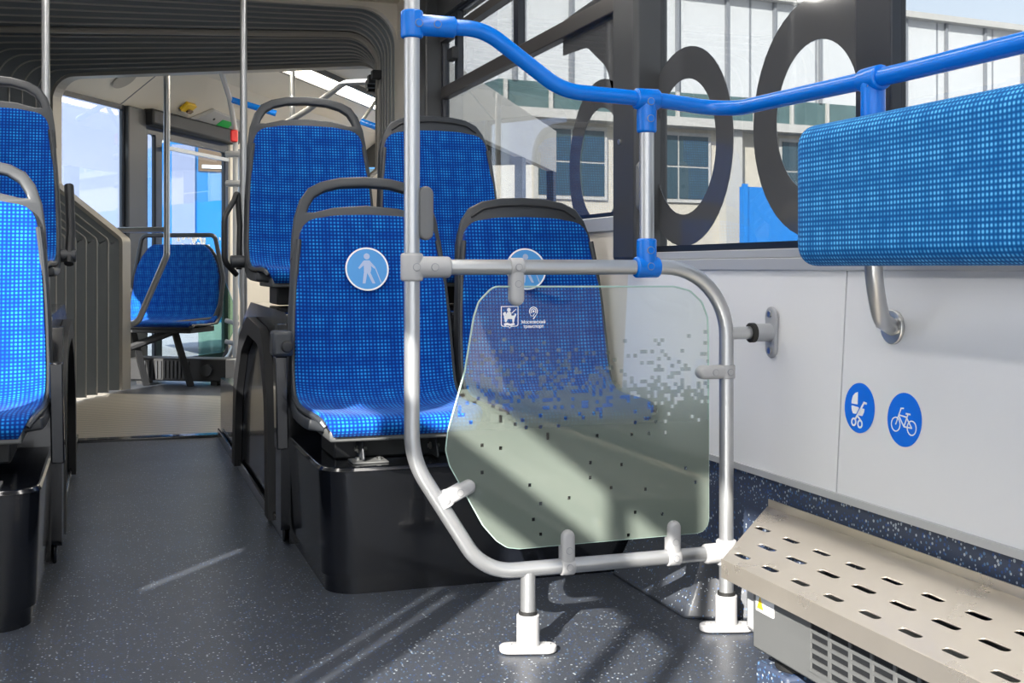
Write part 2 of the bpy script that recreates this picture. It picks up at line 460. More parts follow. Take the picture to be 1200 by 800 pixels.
# seat bay wall
bm = B(); box(bm, 1.56, 1.62, 3.475, 6.1, 0.37, 1.03); struct('wall_right', bm, M['cream'])
bm = B(); box(bm, 1.55, 1.63, 3.515, 6.1, 1.0, 1.05); struct('trim_4', bm, M['alu'], bevel=0.004)
# header above windows
bm = B(); box(bm, 1.56, 1.66, Y0, 6.45, 2.13, 2.35); struct('wall_right', bm, M['pillar'])

def window(name, y0, y1, z0, z1, bar=None, x=WX, fw=0.022):
    f = poly(rrect(y0, y1, z0, z1, 0.03), [rrect(y0+fw, y1-fw, z0+fw, z1-fw, 0.025)], 0.03, YZ(x))
    o = struct(name, f, M['wframe'])
    g = B(); box(g, x+0.0, x+0.005, y0+fw*0.6, y1-fw*0.6, z0+fw*0.6, z1-fw*0.6)
    part('pane', g, M['glass'], o)
    return o
w1 = window('window_1', 3.48, 5.84, 1.045, 2.14)
w2 = window('window_2', 2.24, 3.47, 0.925, 2.14)
w3 = window('window_3', 0.40, 2.20, 0.925, 2.14)
w4 = window('window_4', -2.3, 0.36, 0.925, 2.14)
# opening top light of the far window: heavy bar, sash uprights, catch
bm = B(); box(bm, WX-0.03, WX+0.012, 3.50, 5.80, 1.725, 1.785); part('transom', bm, M['wbar'], w1, bevel=0.004)
bm = B(); box(bm, WX-0.022, WX+0.008, 4.62, 4.68, 1.78, 2.12); part('sash_upright', bm, M['wframe'], w1)
bm = B(); box(bm, WX-0.022, WX+0.008, 5.52, 5.57, 1.78, 2.12); part('sash_upright', bm, M['wframe'], w1)
bm = B(); box(bm, WX-0.035, WX+0.01, 3.50, 5.80, 2.01, 2.05); part('sash_rail', bm, M['wbar'], w1)
bm = B(); box(bm, WX-0.055, WX-0.02, 5.50, 5.60, 1.88, 1.94); part('catch', bm, M['black'], w1, bevel=0.006)
# pillars
bm = B(); box(bm, 1.515, 1.63, 3.335, 3.515, 0.900, 2.34); struct('trim_5', bm, M['pillar'], bevel=0.015)
bm = B(); box(bm, 1.575, 1.615, 2.155, 2.285, 0.93, 2.34); struct('trim_6', bm, M['wframe'], bevel=0.004)
bm = B(); box(bm, 1.50, 1.63, 5.84, 6.16, 0.37, 2.34); struct('trim_7', bm, M['pillar'], bevel=0.01)
bm = B(); box(bm, 1.49, 1.63, 6.12, 6.46, 0.0, 2.34); struct('wall_right', bm, M['cream'], bevel=0.01)

# letters on the window glass (a ring each) as dark film
def ring_film(yc, zc, r_out, r_in, parent, ry=None, name='letter_film'):
    f = poly(circ(r_out, 48, yc, zc, ry), [circ(r_in, 48, yc, zc, r_in*1.02)], 0.0016, YZ(WX-0.003))
    return part(name, f, M['film'], parent, label='dark grey ring-shaped letter on the glass')
ring_film(3.165, 1.236, 0.292, 0.195, w2)
ring_film(2.475, 1.243, 0.292, 0.178, w2)
# a letter like a 6 on the far window: ring and a tail over it
ring_film(3.80, 1.236, 0.292, 0.19, w1)
f = poly(round_poly([(4.16, 1.67), (4.15, 1.80), (3.60, 1.83), (3.52, 1.60), (3.56, 1.38), (3.66, 1.40), (3.74, 1.56), (3.92, 1.66)], [0.01, 0.01, 0.1, 0.1, 0.02, 0.02, 0.15, 0.1]), [], 0.0016, YZ(WX-0.003))
part('letter_tail_film', f, M['film'], w1)

# unseen left wall: unglazed openings, cut and placed to shape the sun patches inside
holes = [rrect(-2.45, -0.44, 0.12, 2.26, 0.03), rrect(-0.38, -0.20, 0.85, 1.77, 0.02), rrect(-0.38, -0.20, 1.89, 2.03, 0.02), rrect(-0.14, 0.55, 0.85, 1.77, 0.02), rrect(-0.14, 0.55, 1.89, 2.03, 0.02),
         rrect(0.66, 0.705, 1.05, 1.50, 0.01), rrect(0.765, 0.80, 1.05, 1.50, 0.01),  # narrow slots made for the thin sun streaks on the floor
         rrect(0.64, 0.90, 1.90, 2.09, 0.02), rrect(0.98, 1.32, 1.66, 1.84, 0.02), rrect(1.97, 2.04, 0.87, 1.12, 0.01), rrect(2.42, 3.44, 0.95, 1.80, 0.03)]
f = poly([(Y0, 0), (6.45, 0), (6.45, 2.36), (Y0, 2.36)], holes, 0.014, YZ(LX-0.02))
struct('wall_left', f, M['panel'])

# ------------------------------------------------------------------ articulation
BEND = R(30.5)
O = Vector((-0.397, 9.026, 0))
T = Vector((math.cos(BEND), -math.sin(BEND), 0)); D = Vector((math.sin(BEND), math.cos(BEND), 0))
def FC(q, s, z): return O + T*q + D*s + Vector((0, 0, z))
FM = Matrix.Translation(O) @ Matrix.Rotation(-BEND, 4, 'Z')

def hoop_outline(x0, x1, xl, xr, ztop, rc):
    pts = [(xl, 0.03), (xl, 1.08), (x0, 1.476), (x0, ztop), (x1, ztop), (x1, 1.476), (xr, 1.08), (xr, 0.03)]
    rr = [0, 0.05, 0.05, rc, rc, 0.05, 0.05, 0]
    P = [Vector((p[0], p[1], 0)) for p in pts]; out = [P[0]]
    segs = []
    for i in range(1, 7):
        segs.append(fillet([P[i-1], P[i], P[i+1]], [0, rr[i], 0], 8)[1:-1])
    res = [P[0]]
    for sgm in segs: res += sgm
    res.append(P[-1])
    return [(p.x, p.y) for p in res]
NEAR = hoop_outline(-1.0, 1.50, -0.52, 1.02, 2.315, 0.20)
FAR = hoop_outline(0.0, 2.46, 0.54, 1.92, 2.235, 0.17)
def out_normals(pl):
    ns = []
    for i in range(len(pl)):
        a = pl[max(0, i-1)]; b = pl[min(len(pl)-1, i+1)]
        d = Vector((b[0]-a[0], b[1]-a[1], 0)).normalized()
        ns.append((-d.y, d.x))
    return ns
NN, NF = out_normals(NEAR), out_normals(FAR)
def ring_at(t, off):
    """curved between the two frames: cubic with tangents along each car"""
    out = []
    h00 = 2*t**3-3*t**2+1; h10 = t**3-2*t**2+t; h01 = -2*t**3+3*t**2; h11 = t**3-t**2
    for (a, z0), (na, nz), (q, z1), (nq, nz1) in zip(NEAR, NN, FAR, NF):
        p0 = Vector((a+na*off, 6.46, z0+nz*off)); p1 = FC(q+nq*off, 0, z1+nz1*off)
        L = (p1-p0).length
        out.append(p0*h00 + Vector((0, 1, 0))*L*h10 + p1*h01 + D*L*h11)
    return out
bl = thing('articulation_bellows', 'grey folded bellows tunnel joining the two halves of the bus', 'bellows', (0.4, 7.6, 0))
NF_ = 15; SUB = 8
bm = B(); prev = None
for i in range(NF_*SUB+1):
    t = i/(NF_*SUB); ph = abs(math.sin(PI*i/SUB))
    rg = [bm.verts.new(p) for p in ring_at(t, 0.015+0.085*ph**0.6)]
    if prev:
        for k in range(len(rg)-1): bm.faces.new((prev[k], prev[k+1], rg[k+1], rg[k]))
    prev = rg
part('bellows_cloth', bm, M['bellows'], bl, smooth=True)
for i in range(1, NF_):
    bm = B(); tube(bm, ring_at(i/NF_, 0.010), 0.0055 if i != 7 else 0.020, 8)
    part('fold_bead' if i != 7 else 'middle_hoop', bm, M['bead'] if i != 7 else M['hoop'], bl, smooth=True)
# end frames
def frame_loop(outl, nrm, width, depth, tf):
    bm = B(); A_ = []; 
    for (a, z), (na, nz) in zip(outl, nrm):
        A_.append([bm.verts.new(tf(a+na*o, y, z+nz*o)) for o, y in ((-0.01, 0), (width, 0), (width, depth), (-0.01, depth))])
    for i in range(len(A_)-1):
        for k in range(4): bm.faces.new((A_[i][k], A_[i][(k+1) % 4], A_[i+1][(k+1) % 4], A_[i+1][k]))
    bm.faces.new(A_[0]); bm.faces.new(list(reversed(A_[-1])))
    return bm
part('far_frame', frame_loop(FAR, NF, 0.14, 0.11, lambda a, y, z: FC(a, y, z)), M['hoop'], bl)
part('near_frame', frame_loop(NEAR, NN, 0.16, 0.06, lambda a, y, z: Vector((a, 6.42+y, z))), M['cream'], bl)
# clip brackets where the folds hang from the right side
for i in range(4):
    t = 0.35+0.13*i
    p = ring_at(t, -0.01)
    k = len(p)-3-8-9
    c = p[-14]
    bm = B(); box(bm, -0.035, 0.02, -0.03, 0.03, -0.025, 0.025, Matrix.Translation((c.x, c.y, 2.02)))
    part('fold_clip', bm, M['black'], bl, bevel=0.004)
# articulation floor and the far car's floor
bm = B()
vs = [bm.verts.new(p) for p in ((-1.0, 6.45, 0.004), (1.6, 6.45, 0.004))] + [bm.verts.new(FC(2.46, 0.02, 0.004)), bm.verts.new(FC(0.0, 0.02, 0.004)), bm.verts.new((-1.0, 7.8, 0.004))]
bm.faces.new(vs); ex = bmesh.ops.extrude_face_region(bm, geom=bm.faces[:])
for v in [g for g in ex['geom'] if isinstance(g, bmesh.types.BMVert)]: v.co.z -= 0.06
struct('floor', bm, M['turn'])
bm = B(); box(bm, -0.40, 1.5, 6.38, 6.47, -0.01, 0.014); struct('trim_8', bm, M['blackgloss'], bevel=0.004)

def fbox(bm, q0, q1, s0, s1, z0, z1): box(bm, q0, q1, s0, s1, z0, z1, FM)
bm = B(); fbox(bm, -0.1, 2.6, 0.02, 6.2, -0.08, 0.0); struct('floor', bm, M['floor'])
# left wall of the far car with window and doorway
bm = B(); fbox(bm, -0.08, 0.0, 0.0, 1.02, 0.0, 0.86); struct('wall_left', bm, M['cream'])
bm = B()
hexa(bm, [FM @ Vector(p) for p in ((0, 0, 2.16), (-0.08, 0, 2.16), (-0.08, 6.2, 2.16), (0, 6.2, 2.16),
                                   (0.42, 0, 2.46), (0.34, 0, 2.52), (0.34, 6.2, 2.52), (0.42, 6.2, 2.46))])
struct('wall_left', bm, M['cream'])
bm = B(); fbox(bm, -0.08, -0.02, 1.27, 1.31, 0.0, 2.16); struct('trim_9', bm, M['wframe'])
bm = B(); fbox(bm, -0.06, 0.03, 1.00, 1.27, 0.0, 2.16); struct('trim_10', bm, M['pillar'], bevel=0.01)
bm = B(); fbox(bm, -0.08, 0.0, 2.88, 6.2, 0.0, 2.16); struct('wall_left', bm, M['cream'])
bm = B(); fbox(bm, -0.1, 2.5, 0.12, 6.2, 2.46, 2.5); struct('ceiling', bm, M['cream'])
bm = B(); fbox(bm, 2.46, 2.54, 0.0, 6.2, 0.0, 1.0); struct('wall_right', bm, M['cream'])
bm = B(); fbox(bm, 2.46, 2.54, 0.0, 6.2, 2.0, 2.48); struct('wall_right', bm, M['cream'])
bm = B()
for s in (0.0, 2.1, 4.2, 6.0): fbox(bm, 2.46, 2.54, s, s+0.18, 1.0, 2.0)
struct('wall_right', bm, M['pillar'])
bm = B(); fbox(bm, 0, 2.46, 6.2, 6.28, 0.0, 1.0); fbox(bm, 0, 2.46, 6.2, 6.28, 2.1, 2.48); struct('wall_front', bm, M['pillar'])
# window of the far car
def fpoly(outl, holes, depth, q): return poly(outl, holes, depth, (FC(q, 0, 0), D, (0, 0, 1)))
w5 = struct('window_5', fpoly(rrect(0.02, 1.0, 0.86, 2.16, 0.03), [rrect(0.045, 0.975, 0.885, 2.125, 0.02)], 0.03, -0.02), M['wframe'])
bm = B(); fbox(bm, -0.025, -0.02, 0.03, 0.99, 0.87, 2.14); part('pane', bm, M['glassc'], w5)
w6 = struct('window_6', poly(rrect(0.18, 2.1, 0.98, 2.02, 0.03), [rrect(0.22, 2.06, 1.02, 1.98, 0.02)], 0.03, (FC(2.5, 0, 0), D, (0, 0, 1))), M['wframe'])
bm = B(); fbox(bm, 2.498, 2.502, 0.2, 2.08, 1.0, 2.0); part('pane', bm, M['glassc'], w6)
# double door
d1 = struct('door_1', fpoly(rrect(1.31, 2.86, 0.02, 2.04, 0.02), [rrect(1.36, 1.50, 0.1, 1.98, 0.02), rrect(1.60, 2.80, 0.1, 1.96, 0.03)], 0.04, -0.03), M['wframe'])
bm = B(); fbox(bm, -0.035, -0.03, 1.34, 2.82, 0.08, 2.0); part('pane', bm, M['glassc'], d1)
bm = B(); fbox(bm, -0.04, 0.10, 1.26, 2.9, 2.04, 2.17); part('door_gear_cover', bm, M['black'], d1, bevel=0.02)
bm = B(); fbox(bm, 0.01, 0.05, 1.60, 2.75, 1.87, 1.90); part('door_rail', bm, M['alu'], d1)
# small white star-burst stickers on the door glass
bm = B()
for k in range(90):
    s = random.gauss(2.25, 0.17); z = random.uniform(0.98, 1.16); r = random.uniform(0.008, 0.02)
    fbox(bm, -0.027, -0.025, s-r, s+r, z-r, z+r)
part('glass_sticker', bm, M['white'], d1, label='speckled white sticker on the door glass')

# far car lighting and ceiling fittings
lt = thing('ceiling_light_strip', 'long warm lit ceiling light strip beyond the bellows', 'ceiling light', FC(1.35, 3, 2.44), -BEND)
bm = B(); fbox(bm, 1.22, 1.46, 0.16, 6.0, 2.435, 2.455); part('diffuser', bm, M['lamp'], lt)
bm = B(); fbox(bm, 1.19, 1.22, 0.16, 6.0, 2.42, 2.46); fbox(bm, 1.46, 1.49, 0.16, 6.0, 2.42, 2.46); part('frame', bm, M['pillar'], lt)
for x, nm in ((-0.35, 'left'), (0.95, 'right')):  # unseen near-car strips, added to brighten the interior
    l2 = thing('ceiling_light_strip', 'added unseen white light strip along the %s of the near ceiling' % nm, 'ceiling light', (x, 1.8, 2.33))
    bm = B(); box(bm, x-0.07, x+0.07, -2.3, 5.6, 2.315, 2.329); part('diffuser', bm, M['fillw'], l2)
    bm = B(); box(bm, x-0.09, x-0.07, -2.3, 5.6, 2.31, 2.329); box(bm, x+0.07, x+0.09, -2.3, 5.6, 2.31, 2.329); part('frame', bm, M['alu'], l2)

# slanted cove frame: origin on the cove, u along the car, v up the slope
sl = (T*0.42+Vector((0, 0, 0.30))).normalized()
def cove(u, v): return FC(0, u, 2.16) + sl*v
cn = D.cross(sl)
def cove_poly(outl, holes, depth, lift): return poly(outl, holes, depth, (O+Vector((0, 0, 2.16)) + cn*lift, D, sl))
# which side faces the cabin
if (cn.dot(T)) < 0: cn = -cn
def tagk(o, label, cat, group=None):
    o['label'] = label; o['category'] = cat
    if group: o['group'] = group
    return o
sp = tagk(part('speaker_grille', cove_poly(circ(0.10, 32, 0.62, 0.25), [], 0.012, 0.008), simple('speaker_cloth', (0.42, 0.39, 0.34), 0.8), None),
          'round beige speaker grille on the slanted panel above the far window', 'speaker')
sb = thing('emergency_door_valve', 'small yellow emergency valve box on the cream panel above the far door', 'emergency valve', cove(1.75, 0.16)+cn*0.004, -BEND)
part('casing', cove_poly(rrect(1.68, 1.84, 0.12, 0.21, 0.01), [], 0.03, 0.018), M['yellow'], sb)
part('handle', cove_poly(rrect(1.76, 1.83, 0.125, 0.16, 0.005), [], 0.02, 0.042), M['brown'], sb)
sg = thing('door_control_cover', 'white rounded cover plate with a green sticker above the far door', 'cover plate', cove(2.5, 0.02)+cn*0.01, -BEND)
part('plate', cove_poly(round_poly([(1.95, 0.01), (2.15, 0.22), (2.95, 0.16), (2.95, 0.01)], [0.03, 0.05, 0.03, 0.02]), [], 0.03, 0.022), M['castw'], sg, bevel=0.004)
part('sticker', cove_poly(rrect(2.42, 2.66, 0.015, 0.15, 0.004), [], 0.003, 0.0395), M['green'], sg, label='green sticker')
part('lock', cove_poly(circ(0.012, 12, 2.28, 0.13), [], 0.006, 0.040), M['black'], sg)
bm = cove_poly(rrect(0.92, 0.93, 0.0, 0.5, 0.001), [], 0.004, 0.002); struct('trim_11', bm, M['seam'])

# ------------------------------------------------------------------ seats
PROF = [  # y, z, half width
    (0.020, 0.080, 0.208), (0.004, 0.098, 0.218), (0.004, 0.116, 0.226), (0.020, 0.130, 0.234), (0.060, 0.135, 0.242), (0.12, 0.132, 0.247), (0.20, 0.126, 0.250),
    (0.28, 0.124, 0.252), (0.34, 0.130, 0.254), (0.385, 0.150, 0.256), (0.415, 0.185, 0.256), (0.432, 0.24, 0.255), (0.448, 0.32, 0.252),
    (0.462, 0.40, 0.248), (0.476, 0.48, 0.242), (0.490, 0.56, 0.234), (0.502, 0.62, 0.226), (0.512, 0.662, 0.212), (0.517, 0.684, 0.192), (0.520, 0.70, 0.15)]
PROF = [(y, z, hw*0.945) for y, z, hw in PROF]
_TC = fillet([(0, 0.702, 0), (0.10, 0.699, 0), (0.203, 0.682, 0), (0.221, 0.60, 0)], [0, 0.4, 0.055, 0], 8)
def top_contour(u, dw):
    L = [0]
    for a, b in zip(_TC, _TC[1:]): L.append(L[-1]+(b-a).length)
    t = u*L[-1]
    for i in range(len(_TC)-1):
        if t <= L[i+1]+1e-9:
            k = (t-L[i])/max(1e-9, L[i+1]-L[i]); q = _TC[i].lerp(_TC[i+1], k); break
    return q.x*(1+dw/0.22), q.y+dw*(1-u*0.5)*0.6
def seat_sheet(dw=0.0, back=0.0, first=0, ztrim=None, arch=0.028, nu=24, zgrow=0.0):
    bm = bmesh.new(); uvl = bm.loops.layers.uv.new('UVMap')
    n = len(PROF); rows = []; arc = 0; arcs = []; vv = {}; arc_b = 0
    for i, (y, z, hw) in enumerate(PROF):
        a = PROF[max(0, i-1)]; b = PROF[min(n-1, i+1)]
        d = Vector((0, b[0]-a[0], b[1]-a[1])).normalized()
        nrm = Vector((0, -d.z, d.y))           # towards the sitter
        if i: arc += math.hypot(y-PROF[i-1][0], z-PROF[i-1][1])
        arcs.append(arc)
        row = []
        for k in range(nu+1):
            u = -1+2*k/nu
            x = (hw+dw)*u
            lift = 0.022*abs(u)**3 * min(1, max(0, (i-2)/5)) * (1 if i < n-5 else 0.5)
            p = Vector((x, y, z)) + nrm*(lift-back)
            if i >= n-5:
                w = (i-(n-5)+1)/5
                cx_, cz_ = top_contour(abs(u), dw)
                x0_ = (0.2287+dw)*u
                p.x = x0_*(1-w) + math.copysign(cx_, u)*w
                p.z = 0.48*(1-w) + (cz_+zgrow)*w
                p.y = 0.476+(p.z-0.48)*0.195 - 0.018*abs(u)**3*(1-w*0.6) + back*0.98
            vc = arc if i < n-5 else arc_b + (p.z-0.48)*1.02
            row.append(bm.verts.new(p)); vv[row[-1]] = vc
        if PROF[i][1] == 0.48: arc_b = arc
        rows.append(row)
    for v in [v for r_ in rows[:first] for v in r_]: bm.verts.remove(v)
    for i in range(first, n-1):
        for k in range(nu):
            f = bm.faces.new((rows[i][k], rows[i][k+1], rows[i+1][k+1], rows[i+1][k])); f.smooth = True
            for lp, (ii, kk) in zip(f.loops, ((i, k), (i, k+1), (i+1, k+1), (i+1, k))):
                lp[uvl].uv = (rows[ii][kk].co.x, vv[rows[ii][kk]])
    return bm
def thick(o, t, off=-1, bev=0.0):
    s = o.modifiers.new('solid', 'SOLIDIFY'); s.thickness = t; s.offset = off
    if bev:
        b = o.modifiers.new('bevel', 'BEVEL'); b.width = bev; b.segments = 2; b.limit_method = 'ANGLE'; b.angle_limit = R(50)
def back_y(z): return 0.490 + (z-0.56)*0.205

def figure_sticker():
    """pale blue disc, white rim, walking person with a cane; drawn in x,z around (0,0)"""
    disc = circ(0.064, 40); rim = (circ(0.068, 40), [circ(0.063, 40)])
    fig = [circ(0.0095, 16, 0, 0.040)]
    fig.append(round_poly([(-0.011, 0.027), (0.010, 0.027), (0.013, 0.0), (0.010, -0.012), (-0.011, -0.012), (-0.010, 0.0)], 0.003, 3))
    fig.append([(-0.011, 0.026), (-0.028, 0.004), (-0.024, 0.0), (-0.008, 0.014)])
    fig.append([(0.009, 0.026), (0.026, 0.006), (0.023, 0.001), (0.007, 0.014)])
    fig.append([(-0.011, -0.012), (0.0, -0.012), (-0.007, -0.045), (-0.016, -0.045)])
    fig.append([(0.0, -0.012), (0.010, -0.012), (0.024, -0.045), (0.015, -0.045)])
    fig.append([(0.024, 0.005), (0.027, 0.004), (0.044, -0.043), (0.041, -0.044)])
    return disc, rim, fig

def make_seat(label, top='loop', sticker=None, group=None, arm=None, name='passenger_seat'):
    t = thing(name, label, 'bus seat', (0, 0, 0), 0, group)
    cu = part('cushion', seat_sheet(), M['fab'], t, world=False, recalc=False); thick(cu, 0.022, -1, 0.006)
    sh = part('shell', seat_sheet(0.012, 0.024, 5, nu=24, zgrow=0.004), M['shell'], t, world=False, recalc=False); thick(sh, 0.032, -1, 0.006)
    # side rim band that wraps cushion edge
    for sgn in (-1, 1):
        bm = B(); pts = []
        for i, (y, z, hw) in enumerate(PROF[2:-3]):
            a = PROF[max(0, i+1)]; b = PROF[min(len(PROF)-1, i+3)]
            d = Vector((0, b[0]-a[0], b[1]-a[1])).normalized(); nrm = Vector((0, -d.z, d.y))
            lift = 0.022*min(1, i/5)
            pts.append(Vector((sgn*(hw+0.005), y, z)) + nrm*(lift-0.014))
        tube(bm, pts, 0.0085, 8)
        part('side_rim', bm, M['shell'], t, smooth=True, world=False)
    # head end
    lean = Vector((0, 0.205, 1)).normalized()
    if top == 'loop':
        half = [(0.0, 0.822), (0.08, 0.817), (0.14, 0.803), (0.180, 0.782), (0.207, 0.745), (0.226, 0.69), (0.236, 0.62), (0.240, 0.56)]
        hin = [(0.0, 0.790), (0.08, 0.785), (0.13, 0.772), (0.162, 0.752), (0.180, 0.722), (0.186, 0.706), (0.165, 0.706), (0.10, 0.722), (0.0, 0.730)]
    else:
        half = [(0.0, 0.765), (0.08, 0.761), (0.14, 0.750), (0.185, 0.728), (0.212, 0.69), (0.228, 0.64), (0.238, 0.56)]
        hin = None
    outl = half + [(0.20, 0.54), (-0.20, 0.54)] + [(-x, z) for x, z in reversed(half[1:])]
    holes = [hin + [(-x, z) for x, z in reversed(hin[1:-1])]] if hin else []
    k = 1/lean.z
    bm = poly([(x, (z-0.56)*k) for x, z in outl], [[(x, (z-0.56)*k) for x, z in h] for h in holes], 0.030,
              ((0, back_y(0.56)+0.034, 0.56), (1, 0, 0), lean), bev=0.007)
    part('grab_handle' if top == 'loop' else 'head_rim', bm, M['shell'], t, world=False, smooth=True)
    if top != 'loop':
        bm = B(); pts = [(x, back_y(z)+0.016, z) for x, z in ([(-x, z) for x, z in reversed([(0.0, 0.742), (0.08, 0.738), (0.14, 0.727), (0.18, 0.70)][1:])] + [(0.0, 0.742), (0.08, 0.738), (0.14, 0.727), (0.18, 0.70)])]
        tube(bm, fillet(pts, 0.05, 4), 0.0035, 8); part('rim_ridge', bm, M['black'], t, smooth=True, world=False)
    # base
    bm = B(); box(bm, -0.205, 0.205, 0.03, 0.40, 0.066, 0.100); part('seat_frame', bm, M['heater'], t, world=False, bevel=0.006)
    bm = B(); box(bm, -0.17, 0.17, 0.16, 0.38, 0.0, 0.068); part('pedestal', bm, M['black'], t, world=False, bevel=0.006)
    for sx in (-1, 1):
        bm = poly(round_poly([(-0.04, 0.006), (0.10, 0.006), (0.10, 0.035), (0.05, 0.092), (0.01, 0.092)], 0.006, 3), [], 0.005, ((sx*0.105, 0.10, 0), (0, 1, 0), (0, 0, 1)))
        bk = part('bracket', bm, M['shell'], t, world=False)
        bm = B(); rod(bm, (sx*0.105-0.012, 0.135, 0.03), (sx*0.105+0.022, 0.135, 0.03), 0.006, 6); rod(bm, (sx*0.105-0.006, 0.135, 0.03), (sx*0.105+0.010, 0.135, 0.03), 0.011, 6)
        part('bolt', bm, M['bolt'], bk, world=False)
    if arm:
        s = -1 if arm == 'left' else 1
        bm = B()
        if arm == 'left':
            tube(bm, fillet([(-0.285, 0.47, 0.11), (-0.335, 0.42, 0.16), (-0.335, 0.42, 0.33), (-0.29, 0.49, 0.40), (-0.278, 0.50, 0.44), (-0.270, 0.49, 0.30), (-0.275, 0.47, 0.13)], 0.05, 6), 0.011, 10)
        else:
            tube(bm, fillet([(s*0.285, 0.43, 0.13), (s*0.29, 0.475, 0.25), (s*0.285, 0.50, 0.38), (s*0.283, 0.512, 0.42)], 0.06, 6), 0.017, 10, flat=1.5)
        a = part('armrest', bm, M['black'], t, smooth=True, world=False)
        bm = B(); rod(bm, (s*0.25, 0.44, 0.16), (s*0.31, 0.44, 0.16), 0.024, 16, 0.004); part('hinge', bm, M['shell'], a, smooth=True, world=False)
    if sticker:
        sx, sz = sticker
        zc = sz; yo = back_y(zc)-0.008-0.0015
        lean2 = Vector((0, 0.19, 1)).normalized()
        fr = lambda lift: ((sx, yo-lift, zc), (1, 0, 0), lean2)
        disc, rim, fig = figure_sticker()
        st = part('sticker', poly(disc, [], 0.0015, fr(0)), M['signpale'], t, world=False, label='round pale blue sticker of a person with a cane')
        part('sticker_rim', poly(rim[0], rim[1], 0.002, fr(0.0006)), M['white'], st, world=False)
        part('figure', join(*[poly(p, [], 0.001, fr(0.0014)) for p in fig]), M['signfig'], st, world=False)
    return t
def put(o, x, y, z, rz=0): o.location = (x, y, z); o.rotation_euler = (0, 0, rz); return o

def copy_seat(root, label, loc):
    r = root.copy(); COL.objects.link(r); r.location = loc; r['label'] = label
    for ch in list(root.children):
        c = ch.copy(); COL.objects.link(c); c.parent = r
        for g in list(ch.children):
            d = g.copy(); COL.objects.link(d); d.parent = c
    return r
GS = 'blue fabric passenger seats'
LOW, HIGH = 0.345, 0.745
s1 = put(make_seat('blue fabric front-row seat with loop handle and cane-user sticker, right of the aisle', 'loop', (-0.012, 0.532), GS), 0.762, 3.165, LOW)
s2 = put(make_seat('blue fabric front-row seat with solid head rim, behind the frosted glass screen', 'solid', (-0.015, 0.532), GS), 1.285, 3.165, LOW)
s3 = put(make_seat('blue fabric raised second-row seat with loop handle, right of the aisle', 'loop', None, GS, arm='left'), 0.745, 4.25, HIGH)
s4 = put(make_seat('blue fabric raised second-row seat with solid head rim, next to the side window', 'solid', None, GS), 1.268, 4.25, HIGH)
s5 = put(make_seat('sunlit blue fabric front-row seat with loop handle, left of the aisle', 'loop', None, GS), -0.415, 3.18, LOW+0.03)
s6 = put(make_seat('shaded blue fabric raised second-row seat, left of the aisle before the bellows', 'loop', None, GS, arm='right'), -0.43, 4.20, HIGH+0.02)

